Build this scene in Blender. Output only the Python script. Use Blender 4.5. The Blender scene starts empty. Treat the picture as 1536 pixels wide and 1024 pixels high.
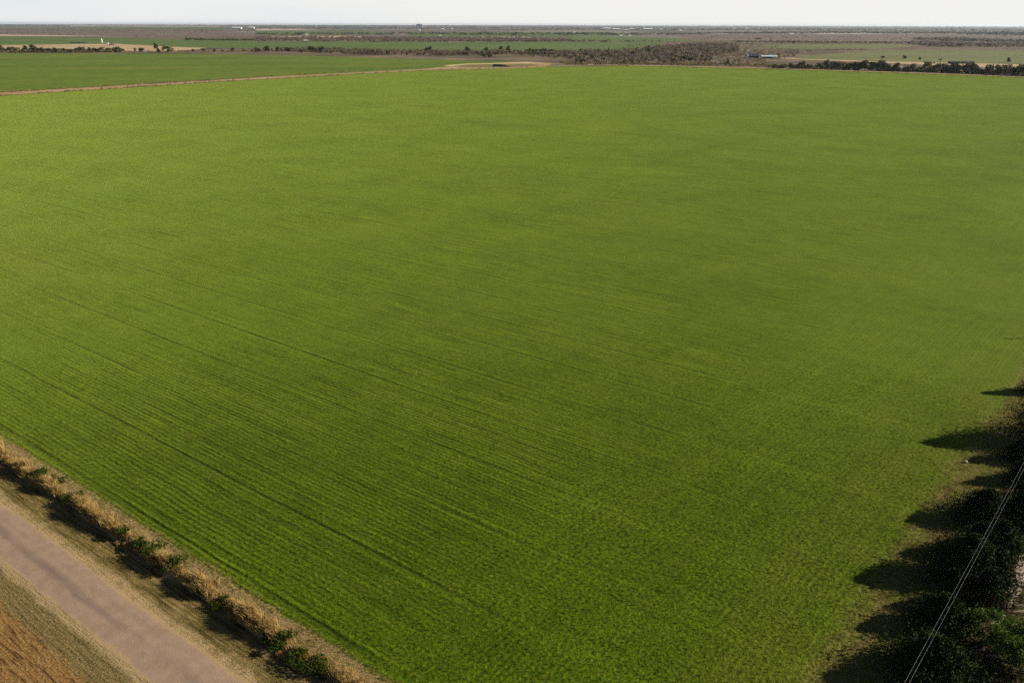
import bpy, math, random
import numpy as np
from mathutils import Vector, Matrix

random.seed(7)
RNG = np.random.default_rng(11)
SC = bpy.context.scene
COL = SC.collection
R = math.radians

# ------------------------------------------------------------------ camera model (28 mm drone camera, 60 m up)
F, YH, H = 1195.0, 36.5, 60.0
PITCH = math.atan((512 - YH) / F)
ROLL = R(0.15)
SUN_EL, SUN_AZ = R(24.0), R(2.5)          # azimuth measured from +X towards +Y


def at(px, py, z=0.0):
    """point of height z that the photograph shows at pixel (px, py)"""
    X, V = (px - 768) / F, (512 - py) / F
    c, s = math.cos(ROLL), math.sin(ROLL)
    X, V = c * X - s * V, s * X + c * V
    d = Vector((X, math.cos(PITCH) + V * math.sin(PITCH), -math.sin(PITCH) + V * math.cos(PITCH)))
    t = (z - H) / d.z
    return Vector((0, 0, H)) + d * t


A = Vector((-.8056, .5925, 0))            # along the road and the crop rows
B = Vector((.5925, .8056, 0))             # away from the road, into the field
E = Vector((.658, .753, 0)).normalized()  # along the right edge of the field
G = Vector((.753, -.658, 0)).normalized() # out of the field over its right edge


# ------------------------------------------------------------------ node helper
class NT:
    def __init__(self, name):
        self.m = bpy.data.materials.new(name)
        self.m.use_nodes = True
        self.t = self.m.node_tree
        self.t.nodes.clear()
        self.out = self.n('ShaderNodeOutputMaterial')
        self.geo = None

    def n(self, kind, **kw):
        nd = self.t.nodes.new(kind)
        for k, v in kw.items():
            setattr(nd, k, v)
        return nd

    def put(self, sock, v):
        if isinstance(v, bpy.types.NodeSocket):
            self.t.links.new(v, sock)
        elif v is not None:
            if sock.type == 'RGBA' and len(v) == 3:
                v = (*v, 1)
            sock.default_value = v

    def pos(self):
        if not self.geo:
            self.geo = self.n('ShaderNodeNewGeometry')
        return self.geo.outputs['Position']

    def objpos(self):
        return self.n('ShaderNodeTexCoord').outputs['Object']

    def math(self, op, a, b=None, c=None, clamp=False):
        nd = self.n('ShaderNodeMath', operation=op, use_clamp=clamp)
        for s, v in zip(nd.inputs, (a, b, c)):
            self.put(s, v)
        return nd.outputs[0]

    def dot(self, a, b):
        nd = self.n('ShaderNodeVectorMath', operation='DOT_PRODUCT')
        self.put(nd.inputs[0], a); self.put(nd.inputs[1], tuple(b))
        return nd.outputs['Value']

    def xyz(self, x, y, z=0.0):
        nd = self.n('ShaderNodeCombineXYZ')
        for s, v in zip(nd.inputs, (x, y, z)):
            self.put(s, v)
        return nd.outputs[0]

    def noise(self, vec, scale, detail=3, rough=.55, dist=0.0):
        nd = self.n('ShaderNodeTexNoise')
        self.put(nd.inputs['Vector'], vec)
        nd.inputs['Scale'].default_value = scale
        nd.inputs['Detail'].default_value = detail
        nd.inputs['Roughness'].default_value = rough
        nd.inputs['Distortion'].default_value = dist
        return nd.outputs['Fac']

    def range(self, v, a, b, c=0.0, d=1.0, smooth=False):
        nd = self.n('ShaderNodeMapRange')
        if smooth:
            nd.interpolation_type = 'SMOOTHSTEP'
        for s, x in zip(nd.inputs, (v, a, b, c, d)):
            self.put(s, x)
        return nd.outputs[0]

    def mix(self, f, a, b, mode='MIX'):
        nd = self.n('ShaderNodeMix', data_type='RGBA', blend_type=mode)
        self.put(nd.inputs[0], f); self.put(nd.inputs[6], a); self.put(nd.inputs[7], b)
        return nd.outputs[2]

    def ramp(self, f, stops, interp='LINEAR'):
        nd = self.n('ShaderNodeValToRGB')
        nd.color_ramp.interpolation = interp
        el = nd.color_ramp.elements
        while len(el) < len(stops):
            el.new(.5)
        for e, (p, c) in zip(el, stops):
            e.position = p; e.color = (*c, 1)
        self.put(nd.inputs[0], f)
        return nd.outputs[0]

    def bump(self, h, dist, strength=1.0, normal=None):
        nd = self.n('ShaderNodeBump')
        nd.inputs['Strength'].default_value = strength
        nd.inputs['Distance'].default_value = dist
        self.put(nd.inputs['Height'], h)
        if normal is not None:
            self.put(nd.inputs['Normal'], normal)
        return nd.outputs[0]

    def done(self, color, rough=.9, normal=None, spec=.15, sheen=0.0, tint=(1, 1, 1), sheen_rough=.4, trans=0.0, metal=0.0):
        bs = self.n('ShaderNodeBsdfPrincipled')
        self.put(bs.inputs['Base Color'], color)
        self.put(bs.inputs['Roughness'], rough)
        bs.inputs['Specular IOR Level'].default_value = spec
        bs.inputs['Metallic'].default_value = metal
        if sheen:
            self.put(bs.inputs['Sheen Weight'], sheen)
            bs.inputs['Sheen Roughness'].default_value = sheen_rough
            self.put(bs.inputs['Sheen Tint'], tint)
        if normal is not None:
            self.put(bs.inputs['Normal'], normal)
        sh = bs.outputs[0]
        if trans:
            tr = self.n('ShaderNodeBsdfTranslucent')
            self.put(tr.inputs['Color'], color)
            mx = self.n('ShaderNodeMixShader')
            mx.inputs[0].default_value = trans
            self.t.links.new(sh, mx.inputs[1]); self.t.links.new(tr.outputs[0], mx.inputs[2])
            sh = mx.outputs[0]
        self.t.links.new(sh, self.out.inputs['Surface'])
        return self.m


def simple(name, c1, c2, scale, rough=.9, spec=.15, trans=0.0, local=False, metal=0.0, sheen=0.0):
    k = NT(name)
    v = k.objpos() if local else k.pos()
    f = k.range(k.noise(v, scale, 4), .3, .7)
    return k.done(k.mix(f, c1, c2), rough, spec=spec, trans=trans, metal=metal, sheen=sheen, tint=c2)


# ------------------------------------------------------------------ objects
def tag(o, label=None, cat=None, group=None, kind=None):
    if label: o['label'] = label
    if cat: o['category'] = cat
    if group: o['group'] = group
    if kind: o['kind'] = kind
    return o


def link(name, me, mat=None, parent=None, loc=None):
    o = bpy.data.objects.new(name, me)
    if mat is not None and me is not None:
        for m in (mat if isinstance(mat, (list, tuple)) else [mat]):
            me.materials.append(m)
    COL.objects.link(o)
    if parent: o.parent = parent
    if loc is not None: o.location = loc
    return o


def quads(name, V, mat_index=None, uv=None):
    """mesh of loose quads from an (N,4,3) array"""
    V = np.asarray(V, np.float32).reshape(-1, 3)
    n = len(V) // 4
    me = bpy.data.meshes.new(name)
    me.vertices.add(len(V)); me.vertices.foreach_set('co', V.ravel())
    me.loops.add(len(V)); me.loops.foreach_set('vertex_index', np.arange(len(V), dtype=np.int32))
    me.polygons.add(n)
    me.polygons.foreach_set('loop_start', np.arange(0, len(V), 4, dtype=np.int32))
    me.polygons.foreach_set('loop_total', np.full(n, 4, np.int32))
    if mat_index is not None:
        me.polygons.foreach_set('material_index', np.asarray(mat_index, np.int32))
    me.update(calc_edges=True)
    return me


def mesh(name, verts, faces, mi=None, smooth=False):
    me = bpy.data.meshes.new(name)
    me.from_pydata([tuple(v) for v in verts], [], faces)
    if mi is not None:
        me.polygons.foreach_set('material_index', np.asarray(mi, np.int32))
    if smooth:
        me.polygons.foreach_set('use_smooth', np.ones(len(me.polygons), bool))
    me.update()
    return me


class MB:
    def __init__(self):
        self.v, self.f, self.mi = [], [], []

    def box(self, x0, x1, y0, y1, z0, z1, m=0):
        b = len(self.v)
        self.v += [(x, y, z) for z in (z0, z1) for x, y in ((x0, y0), (x1, y0), (x1, y1), (x0, y1))]
        self.f += [tuple(b + i for i in q) for q in ((3, 2, 1, 0), (4, 5, 6, 7), (0, 1, 5, 4), (1, 2, 6, 5), (2, 3, 7, 6), (3, 0, 4, 7))]
        self.mi += [m] * 6

    def gable(self, x0, x1, y0, y1, z0, z1, over=.4, m=0):
        """a pitched roof slab, ridge along x"""
        b = len(self.v); ym = (y0 + y1) / 2
        x0 -= over; x1 += over
        zo = z0 - over * (z1 - z0) / ((y1 - y0) / 2)
        for x in (x0, x1):
            self.v += [(x, y0 - over, zo), (x, ym, z1), (x, y1 + over, zo), (x, y1 + over, zo - .25), (x, ym, z1 - .25), (x, y0 - over, zo - .25)]
        n = 6
        for i in range(6):
            j = (i + 1) % 6
            self.f.append((b + i, b + j, b + n + j, b + n + i))
        self.f += [(b, b + 5, b + 4, b + 1), (b + 1, b + 4, b + 3, b + 2), (b + 6, b + 7, b + 10, b + 11), (b + 7, b + 8, b + 9, b + 10)]
        self.mi += [m] * 10

    def tube(self, pts, radii, seg=7, m=0):
        pts = [Vector(p) for p in pts]
        b = len(self.v)
        for i, p in enumerate(pts):
            d = (pts[min(i + 1, len(pts) - 1)] - pts[max(i - 1, 0)]).normalized()
            u = d.orthogonal().normalized(); w = d.cross(u)
            for k in range(seg):
                a = 2 * math.pi * k / seg
                self.v.append(tuple(p + (u * math.cos(a) + w * math.sin(a)) * radii[i]))
        for i in range(len(pts) - 1):
            for k in range(seg):
                k2 = (k + 1) % seg
                self.f.append((b + i * seg + k, b + i * seg + k2, b + (i + 1) * seg + k2, b + (i + 1) * seg + k)); self.mi.append(m)
        self.f.append(tuple(b + k for k in range(seg))[::-1]); self.mi.append(m)
        self.f.append(tuple(b + (len(pts) - 1) * seg + k for k in range(seg))); self.mi.append(m)

    def build(self, name, mat, parent=None, loc=None, smooth=False):
        return link(name, mesh(name, self.v, self.f, self.mi, smooth), mat, parent, loc)


def sheet(name, pts, mat, z, jitter=0.0, step=0.0, kind='structure'):
    """flat polygon on the ground, its border broken up every «step» metres"""
    P = [Vector((p[0], p[1], 0)) for p in pts]
    if step:
        Q = []
        for i, p in enumerate(P):
            q = P[(i + 1) % len(P)]
            n = min(120, max(1, int((q - p).length / step)))
            perp = Vector((-(q - p).y, (q - p).x, 0)).normalized()
            w = 0.0
            for k in range(n):
                w = .6 * w + random.gauss(0, jitter)
                Q.append(p.lerp(q, k / n) + perp * (w if k else 0))
        P = Q
    me = mesh(name, [(p.x, p.y, z) for p in P], [tuple(range(len(P)))])
    if me.polygons[0].normal.z < 0:
        me.flip_normals()
    o = link(name, me, mat)
    if kind: o['kind'] = kind
    return o


def in_poly(x, y, poly):
    c = np.zeros(len(x), bool); j = len(poly) - 1
    for i in range(len(poly)):
        xi, yi = poly[i][0], poly[i][1]; xj, yj = poly[j][0], poly[j][1]
        hit = ((yi > y) != (yj > y)) & (x < (xj - xi) * (y - yi) / (yj - yi + 1e-12) + xi)
        c ^= hit; j = i
    return c


def scatter(poly, n):
    xs = [p[0] for p in poly]; ys = [p[1] for p in poly]
    out = np.zeros((0, 2))
    while len(out) < n:
        x = RNG.uniform(min(xs), max(xs), n * 3); y = RNG.uniform(min(ys), max(ys), n * 3)
        k = in_poly(x, y, poly)
        out = np.vstack([out, np.c_[x[k], y[k]]])
    return out[:n]


# ------------------------------------------------------------------ ground materials
def crop_material():
    k = NT('young_crop')
    p = k.pos()
    u, w = k.dot(p, A), k.dot(p, B)
    e, g = k.dot(p, E), k.dot(p, G)
    wob = k.math('MULTIPLY', k.math('SUBTRACT', k.noise(p, .04, 3), .5), 1.6)
    w2 = k.math('ADD', w, wob)
    g2 = k.math('ADD', g, wob)
    # headland rows run along the right edge of the field, the others along the road
    head = k.range(k.math('ADD', g, k.math('MULTIPLY', k.math('SUBTRACT', k.noise(p, .03, 4), .5), 70)), HEAD0 - 8, HEAD0 + 30, 0, 1, True)
    def strokes(along, across):
        fine = k.noise(k.xyz(k.math('MULTIPLY', along, 1.1), k.math('MULTIPLY', across, 3.4)), 1.0, 3, .6)
        strip = k.noise(k.xyz(k.math('MULTIPLY', along, .045), k.math('MULTIPLY', across, 1.05)), 1.0, 4, .62)
        broad = k.noise(k.xyz(k.math('MULTIPLY', along, .01), k.math('MULTIPLY', across, .16)), 1.0, 4, .6)
        row = k.math('MULTIPLY_ADD', k.math('SINE', k.math('MULTIPLY', across, 2 * math.pi / .76)), .5, .5)
        return fine, strip, broad, row
    s1, s2 = strokes(u, w2), strokes(e, g2)
    def bl(i):
        nd = k.n('ShaderNodeMix', data_type='FLOAT')
        k.put(nd.inputs[0], head); k.put(nd.inputs[2], s1[i]); k.put(nd.inputs[3], s2[i])
        return nd.outputs[0]
    fine, strip, broad, row = bl(0), bl(1), bl(2), bl(3)
    tuft = k.noise(p, 2.2, 3, .6)
    vis = k.range(k.noise(p, .03, 4, .6), .36, .6, .3, 1)            # rows close up in places
    vis = k.math('MULTIPLY', vis, k.range(head, 0, 1, 1, .45))
    # faint wheel tracks of the drill
    # the joins between drill passes, one every 12.4 m, the first the clearest
    wt = k.math('ADD', k.math('SUBTRACT', w, 55.3), k.math('MULTIPLY', k.math('SUBTRACT', k.noise(p, .12, 3), .5), .5))
    fr = k.math('FRACT', k.math('ADD', k.math('DIVIDE', wt, 12.4), .5))
    t1 = k.math('MULTIPLY', k.math('ABSOLUTE', k.math('SUBTRACT', fr, .5)), 12.4)
    first = k.range(k.math('ABSOLUTE', k.math('SUBTRACT', w, 55.3)), 2, 4, 1, 0)
    patchy = k.range(k.noise(k.xyz(k.math('MULTIPLY', u, .025), k.math('MULTIPLY', w, .05)), 1, 4), .40, .66, .12, .75)
    track = k.math('MULTIPLY', k.range(t1, .04, .42, 1, 0, True), k.math('MAXIMUM', patchy, k.math('MULTIPLY', first, k.range(k.noise(p, .35, 4, .7), .36, .62, .2, .8))))
    pale = k.math('MULTIPLY', k.range(k.math('ABSOLUTE', k.math('SUBTRACT', t1, .75)), .1, .4, 1, 0, True), .5)
    track = k.math('MULTIPLY', track, k.range(head, 0, .8, 1, 0))
    hgt = k.math('ADD', k.math('MULTIPLY', fine, .5), k.math('MULTIPLY_ADD', tuft, .95, .33))
    hgt = k.math('ADD', hgt, k.math('MULTIPLY', k.math('MULTIPLY', k.math('SUBTRACT', row, .5), .26), vis))
    hgt = k.math('ADD', hgt, k.math('MULTIPLY', k.math('MULTIPLY', k.math('SUBTRACT', strip, .5), 1.15), vis))
    hgt = k.math('SUBTRACT', hgt, k.math('MULTIPLY', track, .42))
    hgt = k.math('MULTIPLY_ADD', pale, .16, hgt)
    cover = k.range(hgt, .78, 1.32)
    col = k.ramp(cover, [(0, (.012, .020, .001)), (.3, (.042, .070, .002)), (.62, (.068, .104, .003)), (1, (.125, .155, .008))])
    # patches where the stand is yellower, thinner or lusher
    big = k.noise(p, .0055, 5, .6); mid = k.noise(p, .028, 5, .62)
    col = k.mix(k.range(big, .42, .68, 0, .45), col, (.090, .110, .006))
    col = k.mix(k.range(mid, .48, .70, 0, .28), col, (.045, .085, .003))
    col = k.mix(k.range(broad, .52, .70, 0, .45), col, (.09, .098, .008))
    col = k.mix(k.range(k.noise(p, .01, 4, .6), .36, .5, .3, 0), col, (.048, .088, .003))
    col = k.mix(k.range(k.noise(p, .33, 4, .65), .6, .78, 0, .5), col, (.15, .13, .02))
    col = k.mix(k.math('MULTIPLY', track, .5), col, (.016, .022, .003))
    # uneven vigour of the stand: soft blotches from a few metres to a hundred
    m1 = k.noise(p, .016, 6, .68); m2 = k.noise(p, .09, 4, .65); m3 = k.noise(k.xyz(k.math('MULTIPLY', u, .008), k.math('MULTIPLY', w, .06)), 1, 5, .65)
    mm = k.math('ADD', k.math('MULTIPLY', m1, .45), k.math('ADD', k.math('MULTIPLY', m2, .25), k.math('MULTIPLY', m3, .3)))
    m4 = k.noise(p, .3, 4, .65)
    mm = k.math('ADD', k.math('MULTIPLY', mm, .75), k.math('MULTIPLY', m4, .25))
    vig = k.range(mm, .38, .62, 0, 1)
    col = k.mix(1.0, col, k.ramp(vig, [(0, (.52, .61, .42)), (.5, (.86, .90, .9)), (1, (1.16, 1.13, 1.5))]), 'MULTIPLY')
    # short dark gaps along the drill rows
    dash = k.noise(k.xyz(k.math('MULTIPLY', u, .22), k.math('MULTIPLY', w2, 2.3), 3.0), 1, 3, .6)
    col = k.mix(k.range(dash, .60, .70, 0, .55), col, (.018, .030, .002))
    col = k.mix(k.range(dash, .36, .27, 0, .4), col, (.125, .145, .012))
    thin = k.range(k.noise(p, .13, 5, .7), .60, .74, 0, .38)
    col = k.mix(thin, col, (.10, .085, .018))
    col = k.mix(k.math('MULTIPLY', k.range(g, GEDGE - 18, GEDGE - 4, 0, .3, True), k.range(k.noise(p, .12, 5, .65), .36, .62)), col, (.115, .10, .016))
    # thin dry border on the road side and on the right
    jit = k.math('SUBTRACT', k.noise(p, .22, 5, .65), .5)
    dry = k.mix(k.range(tuft, .4, .62), (.035, .034, .007), (.20, .155, .045))
    gd = k.math('ADD', g, k.math('MULTIPLY', jit, 9))
    col = k.mix(k.range(gd, GEDGE - 3.5, GEDGE + .8, 0, .8, True), col, dry)
    wd = k.math('ADD', w, k.math('MULTIPLY', jit, 2.6))
    col = k.mix(k.range(wd, W_FIELD + .1, W_FIELD + 1.3, 1, 0, True), col, k.mix(k.range(tuft, .35, .62), (.07, .05, .016), (.27, .19, .075)))
    return k.done(col, .85, k.bump(hgt, .2), spec=.02, sheen=.25, tint=(.76, .92, .16), sheen_rough=.3)


def patch_mat(name, cols, scale, streak=None, bump=0.0, sheen=0.0):
    """mottled ground cover; cols from low to high, streak = (direction, across-frequency)"""
    k = NT(name)
    p = k.pos()
    f = k.noise(p, scale, 5, .62)
    if streak:
        d, fr = streak
        d = Vector(d).normalized(); q = Vector((-d.y, d.x, 0))
        v = k.xyz(k.math('MULTIPLY', k.dot(p, d), fr * .06), k.math('MULTIPLY', k.dot(p, q), fr))
        f = k.math('ADD', k.math('MULTIPLY', f, .55), k.math('MULTIPLY', k.noise(v, 1, 4, .6), .45))
    n = len(cols)
    col = k.ramp(k.range(f, .32, .68), [(i / max(1, n - 1), c) for i, c in enumerate(cols)])
    fine = k.noise(p, scale * 9, 4, .65)
    col = k.mix(k.range(fine, .35, .7, 0, .5), col, tuple(x * .45 for x in cols[0]))
    nrm = k.bump(fine, bump) if bump else None
    return k.done(col, .9, nrm, spec=.1, sheen=sheen, tint=cols[-1])


def plain_mat():
    """far farmland: a patchwork of pale, green, brown and grey fields"""
    k = NT('farmland')
    p = k.pos()
    warp = k.n('ShaderNodeVectorMath', operation='ADD')
    nz = k.n('ShaderNodeTexNoise'); k.put(nz.inputs['Vector'], p); nz.inputs['Scale'].default_value = .001
    sc = k.n('ShaderNodeVectorMath', operation='SCALE'); k.put(sc.inputs[0], nz.outputs['Color']); sc.inputs['Scale'].default_value = 500
    k.put(warp.inputs[0], p); k.put(warp.inputs[1], sc.outputs[0])
    vo = k.n('ShaderNodeTexVoronoi', feature='F1', distance='CHEBYCHEV')
    k.put(vo.inputs['Vector'], warp.outputs[0]); vo.inputs['Scale'].default_value = 1 / 1100
    sep = k.n('ShaderNodeSeparateColor'); k.put(sep.inputs[0], vo.outputs['Color'])
    col = k.ramp(sep.outputs[0], [(0, (.10, .085, .075)), (.2, (.15, .12, .10)), (.36, (.095, .12, .065)), (.52, (.16, .13, .11)), (.64, (.30, .24, .17)), (.76, (.11, .14, .07)), (.9, (.2, .16, .13))], 'CONSTANT')
    f = k.noise(p, .01, 6, .65)
    col = k.mix(k.range(f, .35, .7, 0, .7), col, (.085, .075, .06))
    return k.done(col, .95, spec=.05)


def verge_mat():
    """bands that run along the road between its edge and the crop"""
    k = NT('verge_grass')
    p = k.pos()
    u, w = k.dot(p, A), k.dot(p, B)
    wob = k.math('MULTIPLY', k.math('SUBTRACT', k.noise(p, .35, 4), .5), 1.8)
    d = k.math('ADD', k.math('SUBTRACT', w, W_ROAD_R), wob)
    v = k.xyz(k.math('MULTIPLY', u, .16), k.math('MULTIPLY', w, 2.6))
    st = k.noise(v, 1, 5, .65)
    tuft = k.noise(p, 5.0, 5, .7)
    tan = k.mix(k.range(tuft, .3, .7), (.26, .17, .075), (.43, .31, .15))
    mow = k.mix(k.range(st, .38, .62), (.045, .032, .008), (.30, .205, .08))
    mow = k.mix(k.range(k.noise(p, .8, 4, .65), .42, .62, 0, .5), mow, (.085, .078, .012))
    dirt = k.mix(k.range(st, .38, .62), (.035, .022, .008), (.29, .185, .085))
    col = k.mix(k.range(d, .7, 1.5, 0, 1, True), tan, mow)
    col = k.mix(k.range(d, 3.0, 4.4, 0, .85, True), col, dirt)
    col = k.mix(k.range(d, 6.4, 7.2, 0, 1, True), col, k.mix(k.range(tuft, .35, .62), (.075, .05, .02), (.32, .22, .10)))
    h = k.math('ADD', k.math('MULTIPLY', st, .6), k.math('MULTIPLY', tuft, .8))
    return k.done(col, .95, k.bump(h, .22), spec=.05)


def side_mat():
    """rough ground between crop and drive under the trees"""
    k = NT('rough_grass')
    p = k.pos()
    n1 = k.noise(p, .5, 5, .65); n2 = k.noise(p, 4.0, 5, .7); n3 = k.noise(p, .18, 3, .6)
    col = k.mix(k.range(n2, .33, .66), (.04, .032, .008), (.24, .18, .055))
    col = k.mix(k.range(n1, .38, .58, 0, .9), col, (.085, .095, .010))
    col = k.mix(k.range(n3, .52, .64, 0, .5), col, (.12, .08, .035))
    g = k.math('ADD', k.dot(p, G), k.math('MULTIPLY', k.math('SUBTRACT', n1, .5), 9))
    col = k.mix(k.range(g, GEDGE + 3, GEDGE + 7, 0, .9, True), col, k.mix(k.range(n2, .45, .68), (.016, .014, .006), (.12, .09, .04)))  # litter under the trees, its colour darkened to add to their shade
    return k.done(col, .95, k.bump(k.math('ADD', n2, k.math('MULTIPLY', n1, .8)), .25), spec=.05)


def road_mat():
    k = NT('caliche_road')
    p = k.pos()
    u, w = k.dot(p, A), k.dot(p, B)
    wob = k.math('MULTIPLY', k.math('SUBTRACT', k.noise(p, .09, 3), .5), 1.6)
    d = k.math('ADD', k.math('SUBTRACT', w, W_ROAD_R), wob)            # 0 right edge .. -5.6 left edge
    n1 = k.noise(p, .6, 5, .6); n2 = k.noise(p, 9, 4, .7)
    col = k.mix(k.range(n1, .35, .68), (.25, .166, .106), (.305, .212, .145))
    col = k.mix(k.range(n2, .55, .8, 0, .5), col, (.31, .23, .175))
    dark = k.math('MULTIPLY', k.range(k.math('ABSOLUTE', k.math('ADD', d, 3.0)), .15, .85, 1, 0, True), k.range(k.noise(k.xyz(k.math('MULTIPLY', u, .05), k.math('MULTIPLY', w, .5)), 1, 4), .34, .62))
    dark2 = k.math('MULTIPLY', k.range(k.math('ABSOLUTE', k.math('ADD', d, 1.5)), .1, .7, 1, 0, True), k.range(k.noise(k.xyz(k.math('MULTIPLY', u, .03), k.math('MULTIPLY', w, .6), 7.0), 1, 4), .45, .75, 0, .5))
    col = k.mix(k.math('MULTIPLY', k.math('MAXIMUM', dark, dark2), .75), col, (.12, .086, .072))
    grit = k.noise(p, 16, 3, .75)
    col = k.mix(k.range(grit, .62, .74, 0, .55), col, (.15, .10, .07))
    col = k.mix(k.range(grit, .38, .26, 0, .5), col, (.46, .36, .26))
    ragged = k.math('ADD', k.math('ABSOLUTE', k.math('ADD', d, 2.8)), k.math('MULTIPLY', k.math('SUBTRACT', k.noise(p, 1.4, 5, .7), .5), 1.5))
    col = k.mix(k.range(ragged, 2.2, 2.8, 0, .85, True), col, k.mix(n2, (.24, .155, .07), (.44, .31, .15)))
    return k.done(col, .95, k.bump(k.math('ADD', n2, n1), .04), spec=.1)


def soil_mat():
    k = NT('ploughed_soil')
    p = k.pos()
    u, w = k.dot(p, A), k.dot(p, B)
    d = k.math('SUBTRACT', W_ROAD_L, w)                                # metres left of the road
    wob = k.math('MULTIPLY', k.math('SUBTRACT', k.noise(p, .3, 4), .5), 1.5)
    d2 = k.math('ADD', d, wob)
    st = k.noise(k.xyz(k.math('MULTIPLY', u, .3), k.math('MULTIPLY', w, 2.6)), 1, 5, .65)
    clod = k.noise(p, 3.5, 5, .7)
    soil = k.mix(k.range(clod, .35, .65), (.14, .066, .016), (.38, .215, .075))
    soil = k.mix(k.range(st, .52, .62, 0, .85), soil, (.06, .03, .010))
    soil = k.mix(k.range(st, .40, .30, 0, .7), soil, (.42, .255, .11))
    soil = k.mix(k.range(k.noise(p, .35, 4), .55, .75, 0, .6), soil, (.36, .235, .11))
    grass = k.mix(k.range(clod, .35, .65), (.085, .06, .02), (.30, .215, .085))
    grass = k.mix(k.range(st, .5, .66, 0, .7), grass, (.085, .07, .022))
    edge = k.mix(k.range(clod, .3, .7), (.28, .19, .085), (.4, .29, .14))
    col = k.mix(k.range(d2, .5, 1.1, 0, 1, True), edge, grass)
    col = k.mix(k.range(d2, 2.9, 4.2, 0, 1, True), col, soil)
    h = k.math('ADD', k.math('MULTIPLY', clod, .9), k.math('MULTIPLY', st, 1.3))
    return k.done(col, .95, k.bump(h, .4), spec=.05)


W_ROAD_R = at(0, 752).dot(B) * .5 + at(370, 1024).dot(B) * .5
W_ROAD_L = at(0, 833).dot(B) * .5 + at(215, 1024).dot(B) * .5
W_FIELD = at(0, 647).dot(B) * .5 + at(542, 1024).dot(B) * .5
GEDGE = at(1452, 700).dot(G)
HEAD0 = GEDGE - 46


def uw(u, w):
    return A * u + B * w


def bank_z(x, y):
    """low bank added under the dry grass to cast a shadow line"""
    w = x * B.x + y * B.y; u = x * A.x + y * A.y
    d = w - (W_FIELD - 2.1) + .3 * math.sin(u * .35) + .2 * math.sin(u * .9 + 1)
    h = .50 + .14 * math.sin(u * .5 + 2) + .1 * math.sin(u * 1.7)  # raised so the bank sheds shade on the road side
    up = min(1, max(0, (d + 1.15) / 1.0)); dn = min(1, max(0, (1.9 - d) / 1.5))
    sm = lambda t: t * t * (3 - 2 * t)
    return h * sm(up) * sm(dn)


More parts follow.
